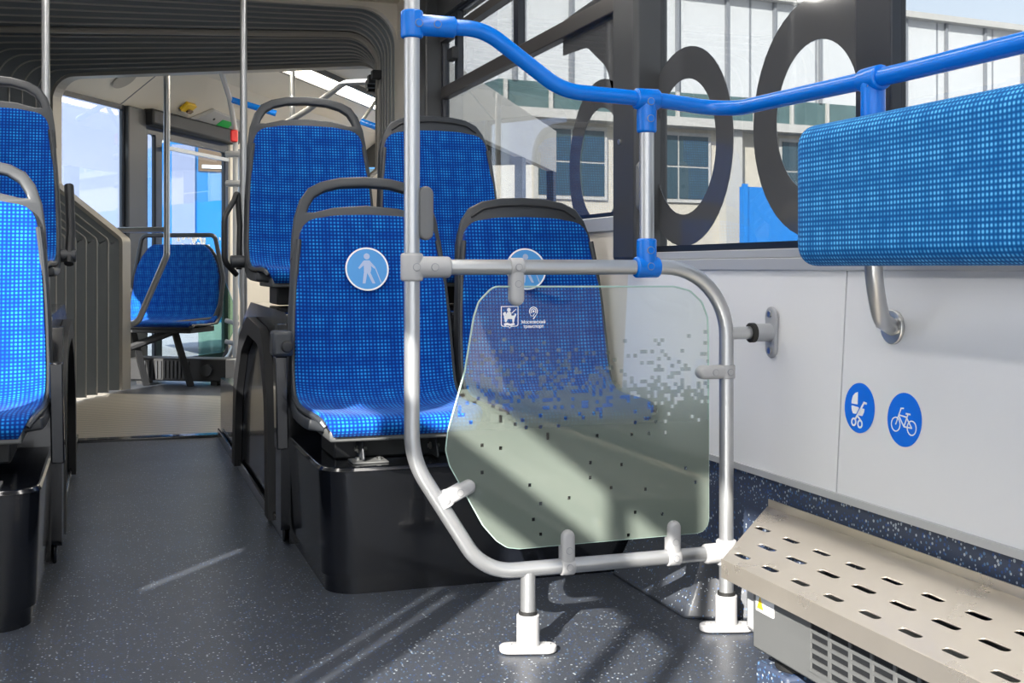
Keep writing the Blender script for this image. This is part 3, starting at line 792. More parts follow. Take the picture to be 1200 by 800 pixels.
# ------------------------------------------------------------------ seat platforms over the wheel arches
def platform(label, x0, x1, sgn, yf=3.17):
    """sgn = side the aisle is on (-1: aisle at x0)"""
    t = thing('wheel_arch_platform', label, 'seat platform', ((x0+x1)/2, yf+1.5, 0), 0)
    ax, wx = (x0, x1) if sgn < 0 else (x1, x0)
    inn = -sgn
    rc = 0.085
    def outl(d, y1):
        pts = [(ax+inn*d, yf+d), (wx, yf+d), (wx, y1), (ax+inn*d, y1)]
        return round_poly(pts, [rc, 0.0, 0, 0], 10)
    def prism(o_lo, z0, o_hi, z1):
        bm = B(); a = [bm.verts.new((x, y, z0)) for x, y in o_lo]; b = [bm.verts.new((x, y, z1)) for x, y in o_hi]
        n = len(a)
        for i in range(n): bm.faces.new((a[i], a[(i+1) % n], b[(i+1) % n], b[i]))
        bm.faces.new(a); bm.faces.new(b); return bm
    part('plinth', prism(outl(0.022, 3.86), 0.0, outl(0.022, 3.86), 0.055), M['blackgloss'], t, smooth=True)
    part('body', prism(outl(0.010, 3.86), 0.05, outl(0.0, 3.86), 0.333), M['blackgloss'], t, smooth=True)
    part('lid', prism(outl(-0.004, 3.86), 0.333, outl(0.004, 3.86), 0.345), M['blackgloss'], t, smooth=True, bevel=0.003)
    # high box with an arched side
    prof = [(3.84, 0.0), (3.84, 0.66), (3.92, 0.735), (4.95, 0.742), (5.25, 0.66), (5.5, 0.42), (5.66, 0.33), (6.36, 0.31), (6.36, 0.0)]
    bm = poly(round_poly(prof, [0, 0.05, 0.08, 0.1, 0.2, 0.2, 0.1, 0.02, 0], 6), [], abs(x1-x0)-0.01, YZ((x0+x1)/2))
    part('raised_body', bm, M['blackgloss'], t, smooth=True)
    # mouldings on the aisle side
    px = ax + sgn*0.012
    arch_o = [(4.12, 0.02), (4.16, 0.45), (4.34, 0.66), (4.8, 0.69), (5.1, 0.60), (5.35, 0.38), (5.42, 0.02)]
    arch_i = [(4.22, 0.02), (4.25, 0.42), (4.40, 0.60), (4.78, 0.62), (5.02, 0.54), (5.24, 0.34), (5.30, 0.02)]
    o2 = [(p[0], p[1]) for p in fillet([Vector((y, z, 0)) for y, z in arch_o], 0.2, 6)]
    i2 = [(p[0], p[1]) for p in fillet([Vector((y, z, 0)) for y, z in arch_i], 0.2, 6)]
    part('arch_moulding', poly(o2+i2[::-1], [], 0.03, YZ(px)), M['black'], t, smooth=True)
    part('corner_moulding', poly(round_poly([(3.80, 0.05), (3.80, 0.60), (3.88, 0.70), (3.96, 0.70), (3.93, 0.60), (3.92, 0.05)], 0.02), [], 0.03, YZ(px)), M['blackgloss'], t, smooth=True)
    bm = B(); box(bm, min(ax+sgn*0.012, ax), max(ax+sgn*0.012, ax), yf+0.70, 6.36, 0.0, 0.05); part('kick_strip', bm, M['blackgloss'], t, bevel=0.01)
    # small plates on the lid
    for dx in (0.14, 0.70):
        bm = B(); X = ax+inn*dx; box(bm, X-0.05, X+0.05, yf+0.05, yf+0.13, 0.345, 0.350); pl = part('mounting_plate', bm, M['heater'], t, bevel=0.002)
        for q in (-0.03, 0.03):
            bm = B(); rod(bm, (X+q, yf+0.09, 0.349), (X+q, yf+0.09, 0.358), 0.007, 6); part('bolt', bm, M['bolt'], pl)
    return t
pr = platform('glossy black wheel-arch platform under the four seats right of the aisle', 0.535, 1.515, -1)
pl_ = platform('glossy black wheel-arch platform under the seats left of the aisle', -0.985, -0.165, 1, 3.10)
# hinge / belt box at the aisle side of the front-row seats
def side_box(x, y, z, label, knob=True):
    t = thing('seat_side_latch' if knob else 'seat_side_upright', label, 'seat latch' if knob else 'upright', (x, y, z))
    if knob:
      bm = B(); box(bm, x-0.03, x+0.03, y-0.03, y+0.05, z, z+0.075); part('casing', bm, M['shell'], t, bevel=0.01)
      bm = B(); rod(bm, (x+0.012, y-0.045, z+0.03), (x+0.012, y-0.02, z+0.03), 0.018, 16, 0.006); part('knob', bm, M['black'], t, smooth=True)
    bm = B(); hexa(bm, [(x-0.015, y-0.01, z-0.275), (x+0.02, y-0.01, z-0.275), (x+0.02, y+0.05, z-0.275), (x-0.015, y+0.05, z-0.275),
                        (x-0.02, y-0.01, z), (x+0.015, y-0.01, z), (x+0.015, y+0.05, z), (x-0.02, y+0.05, z)])
    part('upright', bm, M['blackgloss'], t, bevel=0.004)
side_box(0.478, 3.56, 0.62, 'black latch box and upright at the aisle edge of the seat with the cane-user sticker')
side_box(-0.140, 3.50, 0.62, 'plain grey upright at the aisle edge of the sunlit left seat', False)

# ------------------------------------------------------------------ partition frame with glass
YR = 2.583; TR = 0.0175
rl = thing('partition_frame', 'silver tubular partition with frosted glass screen standing in front of the seats', 'partition', (0.633, YR, 0))
bm = B(); tube(bm, fillet([(0.633, YR, 2.33), (0.633, YR, 0.455), (0.80, YR, 0.191), (1.416, YR, 0.191)], [0, 0.20, 0.13, 0], 10), TR, 20)
part('left_upright', bm, M['tube'], rl, smooth=True)
bm = B(); tube(bm, fillet([(0.64, YR, 0.882), (1.416, YR, 0.882), (1.416, YR, 0.02)], 0.165, 12), TR, 20)
part('right_bow', bm, M['tube'], rl, smooth=True)
bm = B(); rod(bm, (0.906, YR, 0.02), (0.906, YR, 0.185), TR, 20); part('short_leg', bm, M['tube'], rl, smooth=True)
bm = B(); rod(bm, (1.42, YR, 0.722), (1.50, YR, 0.722), 0.0155, 16); part('wall_stub', bm, M['tube'], rl, smooth=True)
# wall flange
bm = B(); rod(bm, (1.480, YR, 0.722), (1.492, YR, 0.722), 0.024, 20); fl0 = part('rubber_ring', bm, M['rubber'], rl, smooth=True)
bm = join(poly(stad(0.063, 0.024, vert=True), [], 0.010, YZ(1.541, YR, 0.722), bev=0.003))
rod(bm, (1.490, YR, 0.722), (1.545, YR, 0.722), 0.022, 20)
fl = part('wall_flange', bm, M['cast'], rl, smooth=True)
for z in (-0.045, 0.045):
    bm = B(); rod(bm, (1.532, YR, 0.722+z), (1.537, YR, 0.722+z), 0.008, 12); part('screw', bm, M['bolt'], fl, smooth=True)
# tees and feet
def disc_marks(bm, c, n, r=0.008):
    c, n = Vector(c), Vector(n)
    rod(bm, c, c+n*0.0025, r, 16)
def foot(x):
    bm = poly(stad(0.066, 0.025), [], 0.016, ((x, YR, 0.010), (0.96, -0.28, 0), (0.28, 0.96, 0)), bev=0.004)
    rod(bm, (x, YR, 0.012), (x, YR, 0.088), 0.0265, 24, 0.003)
    f = part('foot_cup', bm, M['castw'], rl, smooth=True)
    bm = B(); rod(bm, (x, YR, 0.087), (x, YR, 0.096), 0.0215, 20); part('rubber_ring', bm, M['rubber'], f, smooth=True)
    for d in (-0.045, 0.045):
        bm = B(); rod(bm, (x+d*0.96, YR-d*0.28, 0.017), (x+d*0.96, YR-d*0.28, 0.021), 0.007, 12); part('screw', bm, M['castw'], f, smooth=True)
foot(0.906); foot(1.416)
def tee(parent, c, stem, run, mat, r=0.0238, hl=0.031, L=0.088, name='tube_joint'):
    """sleeve around an upright (axis run) with an arm along stem"""
    c, st, rn = Vector(c), Vector(stem).normalized(), Vector(run).normalized()
    bm = B(); rod(bm, c-rn*hl, c+rn*hl, r*1.06, 20, 0.006); rod(bm, c-st*0.004, c+st*L, r, 20, 0.006)
    j = part(name, bm, mat, parent, smooth=True)
    return j
def top_of(o):
    while o.parent is not None: o = o.parent
    return o
def marks(parent, pts, mat, n=(0, -1, 0), r=0.0075):
    for p in pts:
        bm = B(); disc_marks(bm, p, n, r); cp = part('cap', bm, mat, None, smooth=True); cp.parent = parent; cp.data.transform(ROOTM[top_of(parent)].inverted())
        p_, n_ = Vector(p), Vector(n)
        bm = B(); rod(bm, p_-n_*0.002, p_+n_*0.0012, r*1.18, 16); cr_ = part('cap_groove', bm, M['seam'], None, smooth=True); cr_.parent = parent; cr_.data.transform(ROOTM[top_of(parent)].inverted())
j = tee(rl, (0.633, YR, 0.882), (1, 0, 0), (0, 0, 1), M['castw'])
marks(j, [(0.638, YR-0.0245, 0.882), (0.680, YR-0.0232, 0.882)], M['castw'])
j = tee(rl, (1.416, YR, 0.191), (-1, 0, 0), (0, 0, 1), M['castw'], L=0.06)
marks(j, [(1.416, YR-0.0245, 0.195)], M['bolt'])
# glass screen
GY = YR
G = [(0.822, 0.838), (1.276, 0.836), (1.317, 0.826), (1.349, 0.799), (1.365, 0.761), (1.367, 0.700), (1.367, 0.244), (0.885, 0.240), (0.855, 0.245), (0.83, 0.262), (0.798, 0.299), (0.720, 0.438), (0.711, 0.473), (0.716, 0.515), (0.755, 0.648), (0.776, 0.77), (0.788, 0.805)]
gp = part('glass_screen', poly(round_poly(G, 0.03, 3), [], 0.006, XZ(GY)), M['screen'], rl, label='clear glass turning to milky squares towards the bottom')
# thin polished edge
bm = B(); eg = [Vector((x, GY, z)) for x, z in round_poly(G, 0.03, 3)]; eg.append(eg[0]); tube(bm, eg, 0.0022, 6, caps=False)
part('polished_edge', bm, simple('pale_green_glass_edge', (0.45, 0.62, 0.55), 0.2), gp, smooth=True)
# clamps
def clamp(cx, cz, dx, dz, L=0.094, both=True):
    """capsule from the tube (cx,cz) towards the glass"""
    d = Vector((dx, 0, dz)).normalized(); c = Vector((cx, YR, cz))
    u = d; v = Vector((0, 0, 1)).cross(Vector((0, 1, 0)))
    vv = Vector((-d.z, 0, d.x))
    bm = poly(stad(L/2+0.004, 0.0165, cx=L/2-0.014), [], 0.036, (c, u, vv), bev=0.010)
    side = vv
    rod(bm, c-vv*0.0165, c+vv*0.0165, 0.0215, 20, 0.003)
    k = part('glass_clamp', bm, M['castw'], rl, smooth=True)
    marks(k, [c+Vector((0, -0.0215, 0)), c+d*0.038+Vector((0, -0.0175, 0))], M['castw'], r=0.007)
clamp(0.877, 0.882, 0, -1, 0.098)
clamp(0.706, 0.362, 0.9, 0.43, 0.088)
clamp(1.001, 0.191, 0, 1, 0.095)
clamp(1.272, 0.191, 0, 1, 0.098)
clamp(1.416, 0.629, -1, 0, 0.090)
# emblems on the glass
def shield(w, h, cx, cz):
    return round_poly([(cx-w/2, cz+h/2), (cx-w/2, cz-h*0.40), (cx-w*0.06, cz-h*0.43), (cx, cz-h*0.5), (cx+w*0.06, cz-h*0.43), (cx+w/2, cz-h*0.40), (cx+w/2, cz+h/2)], [0, 0.005, 0.002, 0, 0.002, 0.005, 0], 3)
EX, EZ = 0.8605, 0.768
yl = GY-0.0036
bms = [poly(shield(0.042, 0.051, EX, EZ), [shield(0.0385, 0.0475, EX, EZ)], 0.0006, XZ(yl))]
# rider, horse and coiled dragon as small leaf shapes
shapes = [circ(0.0045, 10, EX-0.002, EZ+0.017), round_poly([(EX-0.010, EZ+0.002), (EX-0.006, EZ+0.012), (EX+0.002, EZ+0.013), (EX+0.005, EZ+0.002)], 0.002, 3),
          round_poly([(EX-0.013, EZ-0.002), (EX-0.014, EZ+0.006), (EX-0.004, EZ+0.003), (EX+0.011, EZ+0.004), (EX+0.013, EZ+0.010), (EX+0.016, EZ+0.006), (EX+0.012, EZ-0.003), (EX+0.010, EZ-0.012), (EX+0.007, EZ-0.012), (EX+0.006, EZ-0.004), (EX-0.005, EZ-0.004), (EX-0.008, EZ-0.011), (EX-0.011, EZ-0.011)], 0.001, 2),
          round_poly([(EX-0.014, EZ-0.014), (EX-0.006, EZ-0.012), (EX+0.002, EZ-0.015), (EX+0.010, EZ-0.012), (EX+0.013, EZ-0.017), (EX+0.004, EZ-0.020), (EX-0.006, EZ-0.018), (EX-0.012, EZ-0.020)], 0.001, 2),
          [(EX+0.004, EZ+0.010), (EX+0.015, EZ+0.019), (EX+0.016, EZ+0.018), (EX+0.005, EZ+0.008)], round_poly([(EX-0.016, EZ+0.010), (EX-0.010, EZ+0.013), (EX-0.008, EZ+0.006), (EX-0.015, EZ+0.004)], 0.001, 2)]
bms += [poly(s, [], 0.0006, XZ(yl)) for s in shapes]
part('coat_of_arms', join(*bms), M['white'], gp)
PX, PZ = 0.918, 0.781
def arc(r0, r1, a0, a1, cx, cz, n=20):
    return [(cx+r1*math.cos(a0+(a1-a0)*k/n), cz+r1*math.sin(a0+(a1-a0)*k/n)) for k in range(n+1)] + \
           [(cx+r0*math.cos(a1+(a0-a1)*k/n), cz+r0*math.sin(a1+(a0-a1)*k/n)) for k in range(n+1)]
bms = [poly(circ(0.0026, 12, PX, PZ), [], 0.0006, XZ(yl)), poly(arc(0.0048, 0.0066, R(-40), R(230), PX, PZ), [], 0.0006, XZ(yl)),
       poly(arc(0.0086, 0.0106, R(-35), R(215), PX, PZ), [], 0.0006, XZ(yl)),
       poly([(PX+0.0086, PZ-0.006), (PX+0.0065, PZ-0.0075), (PX-0.002, PZ-0.017), (PX+0.001, PZ-0.018)], [], 0.0006, XZ(yl)),
       poly([(PX+0.0046, PZ-0.003), (PX+0.003, PZ-0.0045), (PX-0.003, PZ-0.011), (PX-0.001, PZ-0.0125)], [], 0.0006, XZ(yl)),
       poly([(PX-0.0090, PZ-0.006), (PX-0.0072, PZ-0.0075), (PX-0.0045, PZ-0.0105), (PX-0.0055, PZ-0.012)], [], 0.0006, XZ(yl))]
part('pin_logo', join(*bms), M['white'], gp)
def text_bm(s, size, frame, ext=0.0003):
    cu = bpy.data.curves.new('tmp', 'FONT'); cu.body = s; cu.size = size; cu.align_x = 'CENTER'; cu.extrude = ext; cu.offset = size*0.02
    ob = bpy.data.objects.new('tmp', cu); COL.objects.link(ob); bpy.context.view_layer.update()
    me = bpy.data.meshes.new_from_object(ob.evaluated_get(bpy.context.evaluated_depsgraph_get()))
    bm = bmesh.new(); bm.from_mesh(me)
    bpy.data.objects.remove(ob); bpy.data.curves.remove(cu); bpy.data.meshes.remove(me)
    o, u, v = (Vector(x) for x in frame); w = u.cross(v).normalized()
    bm.transform(Matrix(((u.x, v.x, w.x, o.x), (u.y, v.y, w.y, o.y), (u.z, v.z, w.z, o.z), (0, 0, 0, 1))))
    return bm
part('lettering', join(text_bm('Московский', 0.0098, XZ(yl, PX, 0.7535)), text_bm('транспорт', 0.0098, XZ(yl, PX, 0.7435))), M['white'], gp, recalc=False)
# grey oval pad on the left upright
bm = poly(stad(0.060, 0.017, vert=True), [], 0.020, XZ(YR, 0.664, 1.002), bev=0.006); part('oval_pad', bm, M['padgrey'], rl, smooth=True, label='grey oval pad on the upright')

# ------------------------------------------------------------------ blue handrail
hr = thing('handrail', 'bright blue curved handrail on silver posts along the window side', 'handrail', (1.204, YR, 0.882))
path = fillet([(0.633, YR, 1.420), (0.80, YR, 1.420), (0.99, YR, 1.290), (1.25, YR, 1.278), (1.42, YR, 1.262), (1.42, 1.9, 1.25), (1.42, -0.6, 1.25)],
              [0, 0.14, 0.16, 0.2, 0.20, 0.5, 0], 10)
bm = B(); tube(bm, path, 0.0182, 20); part('rail', bm, M['blue'], hr, smooth=True)
bm = B(); rod(bm, (1.204, YR, 0.885), (1.204, YR, 1.283), TR, 20); part('post', bm, M['tube'], hr, smooth=True, label='silver post')
j = tee(hr, (0.633, YR, 1.420), (1, 0, 0), (0, 0, 1), M['blue'], L=0.10); marks(j, [(0.643, YR-0.0245, 1.42), (0.686, YR-0.0232, 1.42)], M['blue'])
j = tee(hr, (1.204, YR, 1.280), (0, 0, -1), (1, 0, 0), M['blue'], L=0.080); marks(j, [(1.204, YR-0.0245, 1.272), (1.204, YR-0.0232, 1.232)], M['blue'])
j = tee(hr, (1.204, YR, 0.882), (0, 0, 1), (1, 0, 0), M['blue'], L=0.068); marks(j, [(1.204, YR-0.0245, 0.884), (1.204, YR-0.0232, 0.922)], M['blue'])
j = tee(hr, (1.42, 2.0, 1.251), (0, 0, -1), (0, 1, 0), M['blue'], L=0.085); marks(j, [(1.4, 1.995, 1.24)], M['blue'], (-1, 0, 0))

# ------------------------------------------------------------------ padded wheelchair backrest rail
bo = thing('padded_backrest', 'long light blue fabric backrest pad mounted along the side wall', 'backrest pad', (1.42, 2.0, 0.76))
def pad_mesh(x0, x1, y0, y1, z0, z1, r, ny=40, nc=8):
    """rounded bar along y with UVs"""
    bm = bmesh.new(); uvl = bm.loops.layers.uv.new('UVMap')
    prof = rrect(x0, x1, z0, z1, r, nc); n = len(prof)
    cx, cz = (x0+x1)/2, (z0+z1)/2
    ys = []
    er = 0.045
    rings = []
    sec = [(y1 - er + er*math.cos(a), er*(1-math.sin(a))) for a in [0.05]+[PI/2*k/8 for k in range(1, 9)]]
    body = [(y1-er-(y1-er-y0)*k/ny, 0) for k in range(1, ny+1)]
    arc = [0]
    for i in range(n): arc.append(arc[-1]+math.dist(prof[i], prof[(i+1) % n]))
    for y, ins in sec+body:
        ring = []
        for (x, z) in prof:
            dx, dz = x-cx, z-cz
            sx = max(0.02, (abs(x1-x0)/2-ins))/(abs(x1-x0)/2); sz = (abs(z1-z0)/2-ins)/(abs(z1-z0)/2)
            ring.append(bm.verts.new((cx+dx*sx, y, cz+dz*sz)))
        rings.append((ring, y))
    for (a, ya), (b, yb) in zip(rings, rings[1:]):
        for k in range(n):
            f = bm.faces.new((a[k], a[(k+1) % n], b[(k+1) % n], b[k])); f.smooth = True
            for lp, (yy, kk) in zip(f.loops, ((ya, k), (ya, k+1), (yb, k+1), (yb, k))): lp[uvl].uv = (yy, arc[kk])
    f = bm.faces.new(rings[0][0]); f.smooth = True
    for lp in f.loops: lp[uvl].uv = (lp.vert.co.x, lp.vert.co.z)
    bm.faces.new(list(reversed(rings[-1][0])))
    return bm
part('pad', pad_mesh(1.315, 1.395, 0.7, 2.135, 0.884, 1.168, 0.038), M['fabpad'], bo, smooth=True)
bm = B(); box(bm, 1.394, 1.403, 0.72, 2.09, 0.91, 1.14); part('backing_board', bm, M['shell'], bo, bevel=0.003)
bm = B(); tube(bm, fillet([(1.42, 2.0, 1.17), (1.42, 2.0, 0.86), (1.475, 2.05, 0.775), (1.548, 2.11, 0.755)], [0, 0.15, 0.08, 0], 8), TR, 20); part('post', bm, M['tube'], bo, smooth=True)
bm = B(); tube(bm, fillet([(1.42, 1.0, 1.235), (1.42, 1.0, 0.86), (1.475, 1.05, 0.775), (1.548, 1.11, 0.755)], [0, 0.15, 0.08, 0], 8), TR, 20); part('post', bm, M['tube'], bo, smooth=True)
bm = B(); rod(bm, (1.42, 2.0, 1.16), (1.42, 2.0, 1.235), TR*0.98, 20); part('post_top', bm, M['tube'], bo, smooth=True)
for yy in (2.11, 1.11):
    bm = B(); rod(bm, (1.541, yy, 0.757), (1.551, yy, 0.757), 0.036, 24, 0.002); fg = part('wall_flange', bm, M['bolt'], bo, smooth=True)
    for dy, dz in ((0.027, 0.004), (-0.024, -0.004)):
        bm = B(); rod(bm, (1.528, yy+dy, 0.757+dz), (1.542, yy+dy, 0.757+dz), 0.008, 6); part('bolt', bm, M['bolt'], fg)

# stop-button box on the pillar
sbx = thing('stop_button_box', 'grey rounded button box fixed on the dark window pillar', 'stop button', (1.538, 3.32, 1.13))
bm = poly(stad(0.078, 0.022, vert=True), [], 0.03, XZ(3.320, 1.538, 1.13), bev=0.008); part('casing', bm, M['padgrey'], sbx, smooth=True)
for z in (-0.05, 0.0, 0.05):
    bm = B(); rod(bm, (1.538, 3.306, 1.13+z), (1.538, 3.302, 1.13+z), 0.006, 12); part('screw', bm, M['black'], sbx, smooth=True)
bm = B(); rod(bm, (1.517, 3.45, 1.276), (1.511, 3.45, 1.276), 0.009, 12)
tagk(part('pillar_screw_cap', bm, M['bolt'], None, smooth=True), 'small shiny screw cap on the dark window pillar', 'screw cap')

# ------------------------------------------------------------------ wall stickers
def wall_frame(y, z, lift):
    # plane of the leaning panel, seen from the cabin: u = -y (to the right in the photo), v = up the panel
    lean = 0.029/0.505
    x = 1.527+(z-0.37)*lean - lift
    v = Vector((lean, 0, 1)).normalized()
    return ((x, y, z), (0, -1, 0), v)
def wall_sticker(y, z, r, label, strokes, name):
    t = tagk(part(name, poly(circ(r, 48), [], 0.0012, wall_frame(y, z, 0.0008)), M['signblue'], None), label, 'sticker', 'round blue wall stickers')
    bm = join(*[poly(o, h, 0.0008, wall_frame(y, z, 0.0018)) for o, h in strokes])
    part('pictogram', bm, M['white'], t, world=False)
    return t
def stroke(a, b, w):
    a, b = Vector((*a, 0)), Vector((*b, 0)); d = (b-a).normalized()*w/2; n = Vector((-d.y, d.x, 0))
    return ([(p.x, p.y) for p in (a-n-d*0.5, b-n+d*0.5, b+n+d*0.5, a+n-d*0.5)], [])
S = 0.054
pram = [([(-0.028, 0.007), (-0.028, 0.014), (-0.024, 0.024), (-0.016, 0.031), (-0.007, 0.034), (-0.006, 0.007)], []),
        (round_poly([(-0.028, 0.003), (0.001, 0.001), (-0.010, -0.014), (-0.021, -0.014), (-0.026, -0.007)], 0.002, 3), []),
        (round_poly([(0.006, 0.0), (0.020, 0.0), (0.018, -0.008), (0.013, -0.016), (-0.004, -0.016)], 0.002, 3), []),
        stroke((-0.012, -0.026), (0.017, 0.013), 0.0045), stroke((0.016, 0.013), (0.026, 0.012), 0.0045), stroke((-0.004, -0.018), (0.008, -0.026), 0.004),
        (circ(0.0095, 24, -0.017, -0.032), [circ(0.0055, 20, -0.017, -0.032)]), (circ(0.0095, 24, 0.006, -0.034), [circ(0.0055, 20, 0.006, -0.034)])]
wall_sticker(2.215, 0.577, S, 'round blue wall sticker showing a white baby stroller', pram, 'stroller_sticker')
bike = [(circ(0.0155, 28, -0.026, -0.012), [circ(0.0130, 28, -0.026, -0.012)]), (circ(0.0155, 28, 0.026, -0.014), [circ(0.0130, 28, 0.026, -0.014)]),
        stroke((-0.026, -0.012), (-0.011, 0.022), 0.0028), stroke((-0.012, 0.022), (-0.003, 0.023), 0.0028), stroke((-0.017, 0.008), (0.009, 0.006), 0.0028),
        stroke((-0.017, 0.006), (0.001, -0.014), 0.0028), stroke((0.001, -0.014), (0.026, -0.014), 0.0028), stroke((0.001, -0.014), (0.012, 0.012), 0.0028),
        stroke((0.009, 0.004), (0.026, -0.014), 0.0028), stroke((0.006, 0.013), (0.019, 0.013), 0.0034)]
wall_sticker(2.060, 0.570, S+0.001, 'round blue wall sticker showing a white bicycle', bike, 'bicycle_sticker')

# ------------------------------------------------------------------ steel bench-like heater cover
hb = thing('floor_heater', 'brushed steel perforated heater cover running along the wall at floor level', 'heater', (1.36, 1.4, 0))
ZF, ZB, XF, XB = 0.270, 0.302, 1.215, 1.508
vdir = Vector((XB-XF, 0, ZB-ZF)).normalized(); W = math.hypot(XB-XF, ZB-ZF)
yend = -0.6
slots = []
def slot(xc, yc, L, wd=0.0088):
    v = (xc-XF)/vdir.x
    return [(yc+a, v+b) for a, b in stad(L, wd, 5)]
for k in range(24):
    if k < 24: slots.append(slot(1.395, 2.376-0.1178*k, 0.030))
    slots.append(slot(1.327, 2.244-0.1155*k, 0.034)); slots.append(slot(1.256, 2.222-0.1110*k, 0.028))
slots = [s for s in slots if min(p[0] for p in s) > yend+0.03]
bm = poly([(yend, 0), (2.232, 0), (2.545, W), (yend, W)], slots, 0.003, ((XF, 0, ZF), (0, 1, 0), vdir))
part('perforated_top', bm, M['steel'], hb, label='steel top with three rows of slots')
bm = B(); hexa(bm, [(XF-0.002, yend, 0.232), (XF+0.001, yend, 0.232), (XF+0.001, 2.235, 0.232), (XF-0.002, 2.235, 0.232),
                    (XF-0.002, yend, 0.271), (XF+0.001, yend, 0.271), (XF+0.001, 2.235, 0.271), (XF-0.002, 2.235, 0.271)])
hexa(bm, [(XF-0.002, 2.232, 0.232), (XF+0.001, 2.230, 0.232), (XB, 2.545, 0.262), (XB, 2.549, 0.262),
          (XF-0.002, 2.232, 0.270), (XF+0.001, 2.230, 0.270), (XB, 2.545, 0.302), (XB, 2.549, 0.302)])
part('front_lip', bm, M['steel'], hb)
bm = B(); box(bm, XB-0.002, XB+0.001, yend, 2.54, 0.30, 0.322); part('rear_upstand', bm, M['steel'], hb)
# case with louvres
bm = B(); box(bm, 1.262, 1.50, yend, 2.19, 0.095, 0.236); cs = part('case', bm, M['heater'], hb, bevel=0.004)
bm = B(); box(bm, 1.28, 1.49, 2.185, 2.255, 0.11, 0.225); part('end_cap', bm, M['castw'], hb, bevel=0.012)
bm = B(); box(bm, 1.2615, 1.2635, 0.35, 1.97, 0.118, 0.212); lv = part('louvre_recess', bm, M['black'], hb)
bm = B()
for k in range(6): z = 0.118+0.0188*k; box(bm, 1.2585, 1.2625, 0.35, 1.975, z-0.0035, z+0.0035)
for k in range(25): y = 1.972-0.065*k; box(bm, 1.258, 1.2625, y-0.004, y+0.004, 0.115, 0.216)
part('louvre_bars', bm, M['heater'], lv)
ws = part('warning_label', poly(rrect(2.105, 2.175, 0.176, 0.214, 0.003), [], 0.001, YZ(1.2612)), M['white'], cs)
part('warning_triangle', poly([(2.145, 0.182), (2.170, 0.182), (2.1575, 0.208)], [], 0.001, YZ(1.2604)), M['yellow'], ws)
bm = B(); box(bm, 1.2595, 1.262, 2.10, 2.19, 0.224, 0.230); part('yellow_strip', bm, M['yellow'], cs)
# rubber foot on a vinyl block
for yy in (2.155, 0.9):
    bm = B(); rod(bm, (1.345, yy, 0.052), (1.345, yy, 0.098), 0.045, 24, 0.006); part('rubber_foot', bm, M['rubber'], hb, smooth=True)
    bm = B(); box(bm, 1.29, 1.50, yy-0.05, yy+0.075, 0.0, 0.054); part('foot_block', bm, M['dado'], hb, bevel=0.008)
# vinyl-covered kick block between the platform and the heater
bm = B(); hexa(bm, [(1.36, 2.70, 0), (1.53, 2.62, 0), (1.53, 3.16, 0), (1.36, 3.16, 0), (1.44, 2.74, 0.15), (1.53, 2.70, 0.15), (1.53, 3.16, 0.15), (1.44, 3.16, 0.15)])
struct('trim_12', bm, M['floor'], bevel=0.01)

# ------------------------------------------------------------------ poles
def pole(label, pts, r=TR, rad=0.1, m='tube', base=None):
    t = thing('grab_pole', label, 'grab pole', pts[-1] if base is None else base, 0)
    bm = B(); tube(bm, fillet([Vector(p) for p in pts], rad, 8) if len(pts) > 2 else [Vector(p) for p in pts], r, 16)
    part('tube', bm, M[m], t, smooth=True)
    return t
p1 = pole('vertical silver grab pole behind the raised left seat, at the photo left edge', [(-0.27, 5.6, 2.33), (-0.27, 5.6, 0.742)])
bm = B(); rod(bm, (-0.27, 5.6, 0.40), (-0.27, 5.6, 0.745), TR, 16); part('lower_tube', bm, M['tube'], p1, smooth=True)
p2 = pole('tall vertical silver grab pole beside the raised seat right of the aisle', [(0.62, 6.0, 2.33), (0.62, 6.0, 0.322)])
bm = B(); rod(bm, (0.62, 6.0, 2.29), (0.62, 6.0, 2.33), 0.035, 16, 0.004); part('ceiling_rose', bm, M['cast'], p2, smooth=True)
# far car poles and rails
p3 = pole('bent silver grab pole at the bellows end, next to the far wide seat', [FC(0.80, 0.16, 2.46), FC(0.80, 0.16, 0.97), FC(0.58, 0.16, 0.50), FC(0.49, 0.14, 0.47)], 0.022, 0.08, base=FC(0.8, 0.16, 0.47))
bm = B(); rod(bm, FC(0.80, 0.16, 1.15), FC(0.44, 0.13, 1.15), 0.020, 16); part('side_bar', bm, M['tube'], p3, smooth=True)
p4 = pole('silver ceiling-hung grab pole in front of the lit strip', [FC(1.50, 0.75, 2.42), FC(1.50, 0.75, 0.0)], 0.020)
p5 = pole('grey curved overhead handrail beyond the bellows', [FC(2.44, 0.5, 2.20), FC(2.0, 0.5, 2.20), FC(1.70, 0.55, 2.02), FC(1.30, 0.7, 1.86)], 0.022, 0.12, 'cast', base=FC(2.44, 0.5, 2.2))
p6 = pole('pale curved grab pole with blue arm in front of the far door', [FC(0.79, 1.0, 2.46), FC(0.55, 1.7, 2.30), FC(0.51, 1.9, 2.05), FC(0.51, 1.9, 0.0)], 0.022, 0.1, 'castw')
bm = B(); rod(bm, FC(0.55, 1.72, 2.29), FC(0.90, 1.85, 2.18), 0.026, 12); part('blue_arm', bm, M['blue'], p6, smooth=True, label='blue arm')
bm = B(); box(bm, -0.03, 0.03, -0.04, 0.03, -0.05, 0.05, Matrix.Translation(FC(0.51, 1.87, 2.0))); bt = part('stop_button', bm, M['red'], p6, bevel=0.01, label='red stop button')
for z in (1.6, 1.35):
    bm = B(); rod(bm, FC(0.43, 1.88, z+0.25), FC(0.58, 1.9, z+0.25), 0.028, 12, 0.01); part('knuckle', bm, M['cast'], p6, smooth=True)
p7 = pole('far blue overhead handrail near the light strip', [FC(1.85, 1.3, 2.02), FC(2.1, 1.2, 1.93)], 0.026, 0.1, 'blue')
